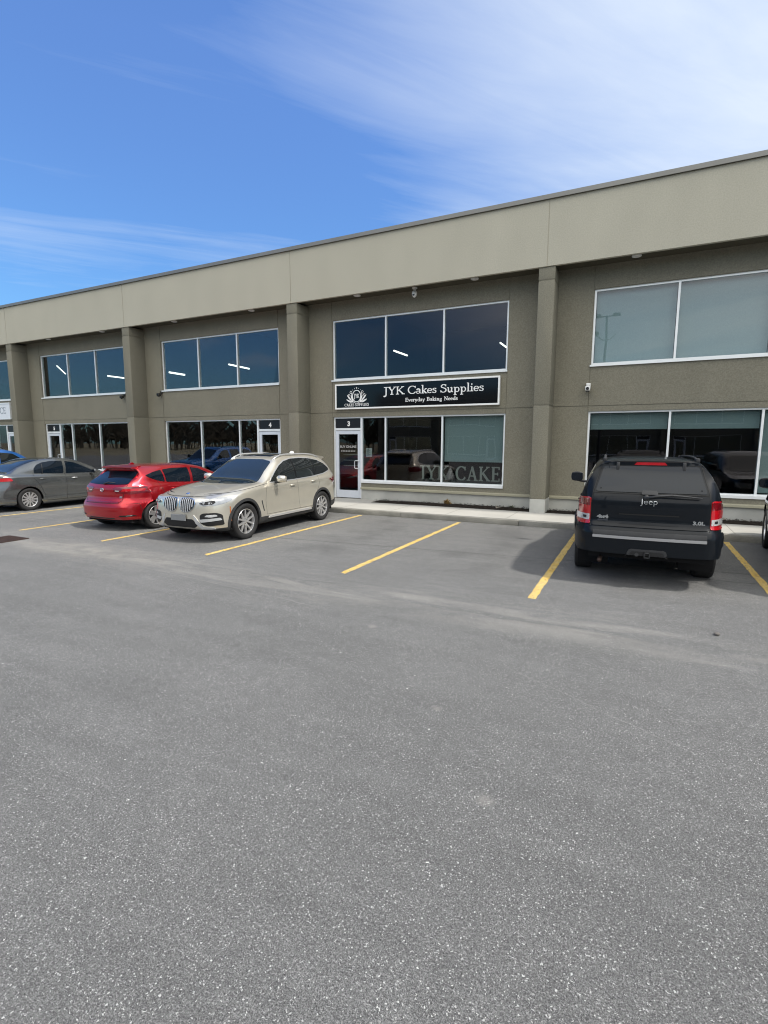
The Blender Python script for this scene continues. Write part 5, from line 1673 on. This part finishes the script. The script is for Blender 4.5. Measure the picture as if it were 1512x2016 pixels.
# ----------------------------------------------------------------- red hatchback
def build_hatch(name, pm, label, group='vehicles parked nose or tail in to the shop front'):
    L = 4.33
    S = dict(L=L, paint=pm, axles=(.95, 3.55), arch=.365, wr=.318, zfloor=.18, ff=.95, rf=.95,
      fprof=flat((.15, .10), (.35, .0), (.6, .02), (.8, .18), (1.0, .35)),
      fplan=lambda x: .22 * (x / .9) ** 2 + .40 * max(0, x - .6) ** 2 / .07,
      rprof=flat((.20, .10), (.34, .02), (.52, .0), (.62, .03), (.72, .10), (.95, .12), (1.02, .17), (1.36, .60), (1.42, .50), (1.47, .46)),
      rplan=lambda x: .14 * (x / .85) ** 2 + .36 * max(0, x - .60) ** 2 / .06,
      side=lambda y, z: .028 * (math.exp(-((y - .95) / .45) ** 2) + math.exp(-((y - 3.55) / .55) ** 2)) * smooth(.98, .74, z) - .03 * smooth(.80, .66, z) * smooth(.35, .55, z) * smooth(1.2, 1.7, y) * smooth(3.4, 3.0, y),
      tab=dict(
        zb=[(0, .20), (.3, .17), (1.2, .18), (3.2, .19), (3.9, .22), (L, .26)],
        w=[(0, .80), (.4, .86), (1.2, .865), (3.0, .87), (3.6, .875), (4.1, .86), (L, .83)],
        zsh=[(0, .62), (.5, .76), (1.2, .84), (2.5, .90), (3.6, .95), (L, .93)],
        wb=[(0, .70), (.5, .74), (1.2, .78), (2.5, .80), (3.6, .77), (4.0, .74), (L, .70)],
        zbelt=[(0, .70), (.5, .82), (1.1, .92), (2.0, .96), (3.2, 1.03), (3.8, 1.08), (4.1, 1.07), (L, 1.0)],
        wr=[(0, .55), (.5, .62), (1.1, .70), (1.5, .66), (2.0, .60), (2.6, .59), (3.4, .56), (3.9, .535), (L, .51)],
        zr=[(0, .74), (.5, .87), (1.05, .98), (1.5, 1.18), (2.0, 1.36), (2.5, 1.41), (3.3, 1.40), (3.9, 1.355), (L, 1.30)],
        zc=[(0, .75), (.5, .90), (1.0, 1.01), (1.5, 1.24), (2.0, 1.42), (2.5, 1.475), (3.3, 1.47), (3.9, 1.425), (L, 1.37)],
        bulge=[(0, .02), (1.4, .02), (2.4, .035), (L, .035)]))
    c = Car(name, S, label, 'car', group)
    c.part('windscreen', M['windscreen'], (round_poly([(-.66, 1.03), (.66, 1.03), (.55, 1.35), (-.55, 1.35)], .05), 'front', 1, .005), res=.07)
    c.part('rear_window', M['car_glass_tint'], (round_poly([(-.62, 1.045), (-.3, 1.03), (.3, 1.03), (.62, 1.045), (.535, 1.27), (.50, 1.315), (-.50, 1.315), (-.535, 1.27)], .04), 'rear', 1, .006), res=.04)
    for sd in (-1, 1):
        for poly in ([(1.50, .99), (1.78, 1.19), (2.08, 1.325), (2.33, 1.355), (2.38, 1.005)], [(2.46, 1.01), (2.42, 1.358), (2.9, 1.36), (3.17, 1.335), (3.17, 1.05)], [(3.215, 1.055), (3.215, 1.33), (3.45, 1.29), (3.68, 1.225), (3.60, 1.17), (3.42, 1.10)]):
            c.part('side_window', M['car_glass_tint'], (round_poly(poly, .03), 'side', sd, .006), res=.05)
        c.part('headlight', M['lamp_house'], (round_poly([(sd * .42, .60), (sd * .80, .72), (sd * .82, .66), (sd * .60, .58)], .02), 'front', 1, .006))
        for y in (2.28, 3.05): handle(c, y, .86 + (y - 2.2) * .04, sd, c.paint, .17)
        mirror_obj(c, 1.62, 1.02, .875, c.paint, sd, .18, .12, .13)
        # long tail lamps wrapping round the flank
        q = [(.30, .885), (.34, .93), (.60, .995), (.86, 1.00), (.88, .86), (.70, .83), (.45, .86)]; q = q if sd > 0 else mirror(q)
        tl = c.part('tail_light', M['red_deep'], (round_poly(q, .02), 'rear', 1, .007), ([(3.72, .985), (4.10, .99), (4.28, .96), (4.26, .85), (4.05, .83), (3.9, .87)], 'side', sd, .007), skirt=.015)
        k = [(.36, .893), (.38, .908), (.46, .908), (.47, .888), (.41, .885)]; k = k if sd > 0 else mirror(k)
        c.part('reverse_lens', M['clear_lens'], (round_poly(k, .008), 'rear', 1, .011), parent=tl, skirt=.004)
        k = [(.52, .89), (.56, .945), (.82, .955), (.82, .90)]; k = k if sd > 0 else mirror(k)
        c.part('brake_lens', M['red_lens'], (round_poly(k, .01), 'rear', 1, .011), parent=tl, skirt=.004)
        k = [(.50, .335), (.56, .365), (.74, .375), (.78, .345), (.66, .33)]; k = k if sd > 0 else mirror(k)
        c.part('bumper_vent', M['grille_dark'], (round_poly(k, .012), 'rear', 1, .005))
        k = [(.66, .352), (.68, .362), (.73, .363), (.735, .354)]; k = k if sd > 0 else mirror(k)
        c.part('bumper_reflector', M['clear_lens'], (round_poly(k, .006), 'rear', 1, .009))
    b = MB(); c.patch(b, round_poly([(-.50, 1.352), (.50, 1.352), (.49, 1.40), (-.49, 1.40)], .01), 'rear', 1, .012, 0, skirt=.02)
    b.prism([(3.60, 1.440), (3.80, 1.418), (3.86, 1.400), (3.85, 1.382), (3.70, 1.36), (3.55, 1.37)], (-.47, .47), 'X')
    b.build('roof_spoiler', c.paint, c.root, angle=35)
    b = MB(); b.prism([(3.34, 1.44), (3.52, 1.44), (3.50, 1.475), (3.46, 1.50), (3.42, 1.50)], (-.02, .02), 'X'); b.build('roof_aerial', c.paint, c.root)
    g_ = MB()
    c.ribbon(g_, [(-.62, 1.03), (-.60, .93), (-.56, .70), (-.50, .625), (.50, .625), (.56, .70), (.60, .93), (.62, 1.03)], .009, 'rear', 1, .003)
    for sd in (-1, 1):
        for pts in ([(1.42, .97), (1.35, .7), (1.38, .25)], [(2.42, 1.0), (2.45, .25)], [(3.42, 1.08), (3.38, .9), (3.2, .62), (3.12, .25)], [(1.38, .25), (3.12, .25)], [(3.95, .62), (3.9, .45), (3.88, .40)], [(4.22, .62), (3.95, .62)]):
            c.ribbon(g_, pts, .008, 'side', sd, .0025)
    g_.build('panel_gap', M['gap'], c.root)
    c.part('gate_trim', M['red_deep'], (round_poly([(-.50, .64), (.50, .64), (.50, .665), (-.50, .665)], .004), 'rear', 1, .010))
    l, n = c.hit((0, .915), 'rear'); b = MB()
    ring = lambda rx, rz, cx=0, cz=0: [(cx + rx * math.cos(a), l.y + .016, .915 + cz + rz * math.sin(a)) for a in [i * math.pi / 14 for i in range(28)]]
    b.tube(ring(.055, .037), .006, 6, closed=True); b.tube(ring(.020, .034), .005, 6, closed=True); b.tube(ring(.038, .014, 0, .016), .005, 6, closed=True)
    b.build('oval_badge', M['chrome'], c.root, smooth=True)
    text_on_rear(c, 'iM', .06, -.52, .745, M['badge'], 'badge_lettering', .006, .003)
    l, n = c.hit((.10, 1.05), 'rear'); b = MB(); b.tube([(.02, l.y + .03, 1.045), (-.12, l.y + .02, 1.085), (-.30, l.y - .005, 1.075)], [.018, .012, .006], 8); b.build('rear_wiper', M['plastic'], c.root, smooth=True)
    c.part('rear_diffuser', M['plastic'], (round_poly([(-.40, .30), (.40, .30), (.34, .225), (-.34, .225)], .02), 'rear', 1, .006))
    c.wheels(1.52, .318, .218, .215, spokes(5, .040, .024, .22, 0, .16, .03, .055, .012), M['rim_silver'], M['rim_grey'], back_m=M['rim_dark'])
    return c
hatch = build_hatch('parked_hatchback', 'red_paint', 'red hatchback parked nose in between the grey sedan and champagne crossover')
hatch.place(-10.44, -6.34, R(1.5), flip=True)
hatch.root.scale = (1, 1, .97)

# ----------------------------------------------------------------- grey sedan
def build_sedan():
    L = 4.54
    S = dict(L=L, paint='grey_paint', axles=(.92, 3.52), arch=.362, wr=.318, zfloor=.18, ff=.9, rf=.9,
      fprof=flat((.15, .10), (.35, .0), (.6, .03), (.8, .2)), fplan=lambda x: .24 * (x / .9) ** 2 + .40 * max(0, x - .6) ** 2 / .07,
      rprof=flat((.20, .06), (.40, .0), (.62, .02), (.85, .08), (1.05, .06)), rplan=lambda x: .14 * (x / .85) ** 2 + .36 * max(0, x - .60) ** 2 / .06,
      side=lambda y, z: .022 * (math.exp(-((y - .92) / .45) ** 2) + math.exp(-((y - 3.52) / .45) ** 2)) * smooth(.90, .70, z) - .014 * smooth(.60, .50, z) * smooth(.30, .40, z),
      tab=dict(
        zb=[(0, .20), (.3, .16), (1.2, .17), (3.1, .17), (3.9, .19), (L, .22)],
        w=[(0, .80), (.4, .86), (1.2, .87), (3.0, .875), (3.8, .87), (L, .82)],
        zsh=[(0, .66), (.5, .78), (1.2, .84), (2.5, .88), (3.6, .92), (L, .93)],
        wb=[(0, .70), (.5, .74), (1.2, .78), (2.5, .80), (3.6, .78), (4.1, .77), (L, .70)],
        zbelt=[(0, .74), (.5, .84), (1.1, .93), (2.0, .95), (3.2, .99), (3.9, 1.02), (4.2, 1.02), (L, .97)],
        wr=[(0, .55), (.5, .62), (1.1, .70), (1.5, .66), (2.1, .575), (2.7, .56), (3.2, .56), (3.6, .62), (3.95, .70), (4.2, .70), (L, .60)],
        zr=[(0, .77), (.5, .88), (1.1, .97), (1.55, 1.18), (2.1, 1.37), (2.6, 1.41), (3.1, 1.37), (3.6, 1.22), (3.98, 1.055), (4.2, 1.045), (L, 1.00)],
        zc=[(0, .78), (.5, .91), (1.08, 1.00), (1.55, 1.24), (2.1, 1.43), (2.6, 1.465), (3.1, 1.435), (3.6, 1.27), (3.98, 1.085), (4.2, 1.075), (L, 1.03)],
        bulge=[(0, .02), (1.4, .02), (2.4, .035), (3.2, .03), (3.9, .01), (L, .01)]))
    c = Car('parked_sedan', S, 'dark grey sedan parked nose in at the left, silver multi-spoke wheel', 'car')
    c.part('windscreen', M['windscreen'], (round_poly([(-.66, 1.02), (.66, 1.02), (.53, 1.37), (-.53, 1.37)], .05), 'front', 1, .005), res=.07)
    c.part('rear_window', M['windscreen'], (round_poly([(-.52, 2.98), (.52, 2.98), (.60, 3.92), (-.60, 3.92)], .08), 'top', 1, .006), res=.05)
    for sd in (-1, 1):
        for poly in ([(1.42, .985), (1.75, 1.16), (2.05, 1.30), (2.32, 1.355), (2.40, .995)], [(2.48, 1.0), (2.40, 1.36), (2.75, 1.36), (3.0, 1.325), (3.17, 1.26), (3.28, 1.16), (3.31, 1.03)]):
            sw = c.part('side_window', M['car_glass_tint'], (round_poly(poly, .03), 'side', sd, .006), res=.05)
        b = MB(); c.ribbon(b, [(3.09, 1.01), (3.02, 1.29)], .022, 'side', sd, .012); b.build('window_bar', M['black'], c.root)
        for y in (2.20, 3.13): handle(c, y, .855 + (y - 2.2) * .02, sd, M['silver_trim'] if y < 3 else c.paint, .17)
        mirror_obj(c, 1.62, 1.03, .87, c.paint, sd, .18, .12, .13)
        q = [(.50, .84), (.50, .92), (.84, .94), (.86, .85)]; q = q if sd > 0 else mirror(q)
        c.part('tail_light', M['red_lens'], (round_poly(q, .02), 'rear', 1, .008), (round_poly([(4.16, .89), (4.24, .925), (4.44, .935), (4.46, .85), (4.28, .845)], .02), 'side', sd, .008), skirt=.015)
        c.part('headlight', M['lamp_house'], (round_poly([(sd * .42, .62), (sd * .80, .74), (sd * .82, .66), (sd * .60, .60)], .02), 'front', 1, .006))
        c.part('side_skirt', c.paint, (round_poly([(1.25, .16), (3.14, .16), (3.24, .30), (3.17, .31), (3.05, .245), (1.30, .245)], .02), 'side', sd, .022), (round_poly([(3.90, .19), (4.50, .21), (4.50, .40), (3.94, .40)], .02), 'side', sd, .018), skirt=.025)
    g_ = MB()
    for sd in (-1, 1):
        for pts in ([(1.40, .97), (1.32, .7), (1.36, .25)], [(2.44, 1.0), (2.46, .25)], [(3.33, 1.04), (3.36, .9), (3.20, .65), (3.08, .38), (3.06, .25)], [(1.36, .25), (3.06, .25)], [(3.92, .40), (4.5, .42)]):
            c.ribbon(g_, pts, .008, 'side', sd, .0025)
    c.ribbon(g_, [(-.60, 1.0), (-.55, .82), (.55, .82), (.60, 1.0)], .009, 'rear', 1, .003)
    g_.build('panel_gap', M['gap'], c.root)
    c.wheels(1.54, .318, .212, .205, spokes(12, .020, .026, 0, 0, 0, .028, .055, .008), M['rim_silver'], back_m=M['rim_dark'])
    return c
sedan = build_sedan()
sedan.place(-16.13, -6.08, R(.6), flip=True)

# ----------------------------------------------------------------- blue SUV and the dark one at the right edge: same boxy kind
def place_simple(name, pm, label, x, y, rz, flip, sc=(1, 1, 1)):
    c = build_suv(name, pm, label)
    for sd in (-1, 1):
        for poly in ([(1.72, 1.19), (2.22, 1.54), (2.62, 1.585), (2.66, 1.21)], [(2.80, 1.21), (2.76, 1.585), (3.40, 1.60), (3.44, 1.235)], [(3.53, 1.24), (3.49, 1.60), (4.05, 1.585), (4.28, 1.50), (4.36, 1.29)]):
            c.part('side_window', M['car_glass'], (round_poly(poly, .04), 'side', sd, .006), res=.07)
        mirror_obj(c, 1.80, 1.26, .935, M['black'], sd, .20, .17, .14)
        b = MB(); b.tube([(sd * .57, 2.4, 1.70), (sd * .57, 2.5, 1.745), (sd * .57, 4.1, 1.745), (sd * .57, 4.2, 1.69)], .018, 8); b.build('roof_rail', M['plastic'], c.root, smooth=True)
        c.part('headlight', M['lamp_house'], (round_poly([(sd * .50, .75), (sd * .82, .78), (sd * .82, .92), (sd * .50, .90)], .03), 'front', 1, .008))
        q = [(.72, .85), (.72, 1.15), (.88, 1.15), (.88, .85)]; q = q if sd > 0 else mirror(q)
        c.part('tail_light', M['red_lens'], (q, 'rear', 1, .010))
    c.part('windscreen', M['windscreen'], (round_poly([(-.70, 1.16), (.70, 1.16), (.60, 1.58), (-.60, 1.58)], .05), 'front', 1, .006), res=.08)
    c.part('rear_window', M['car_glass'], (round_poly([(-.665, 1.262), (.665, 1.262), (.572, 1.60), (-.572, 1.60)], .035), 'rear', 1, .010), res=.08)
    c.wheels(1.60, .375, .235, .245, spokes(6, .04, .045, 0, 0, 0, .03, .07), M['rim_silver'])
    c.place(x, y, rz, flip)
    c.root.scale = sc
    return c
blue = place_simple('parked_suv', 'blue_paint', 'bright blue SUV cut off at the left edge behind the grey sedan', -18.87, -6.45, R(0), True, (.97, .97, 1.0))
edge = place_simple('parked_suv', 'navy_paint', 'dark vehicle at the right edge showing only a tyre and mirror', 2.70, -5.80, R(-6), True)
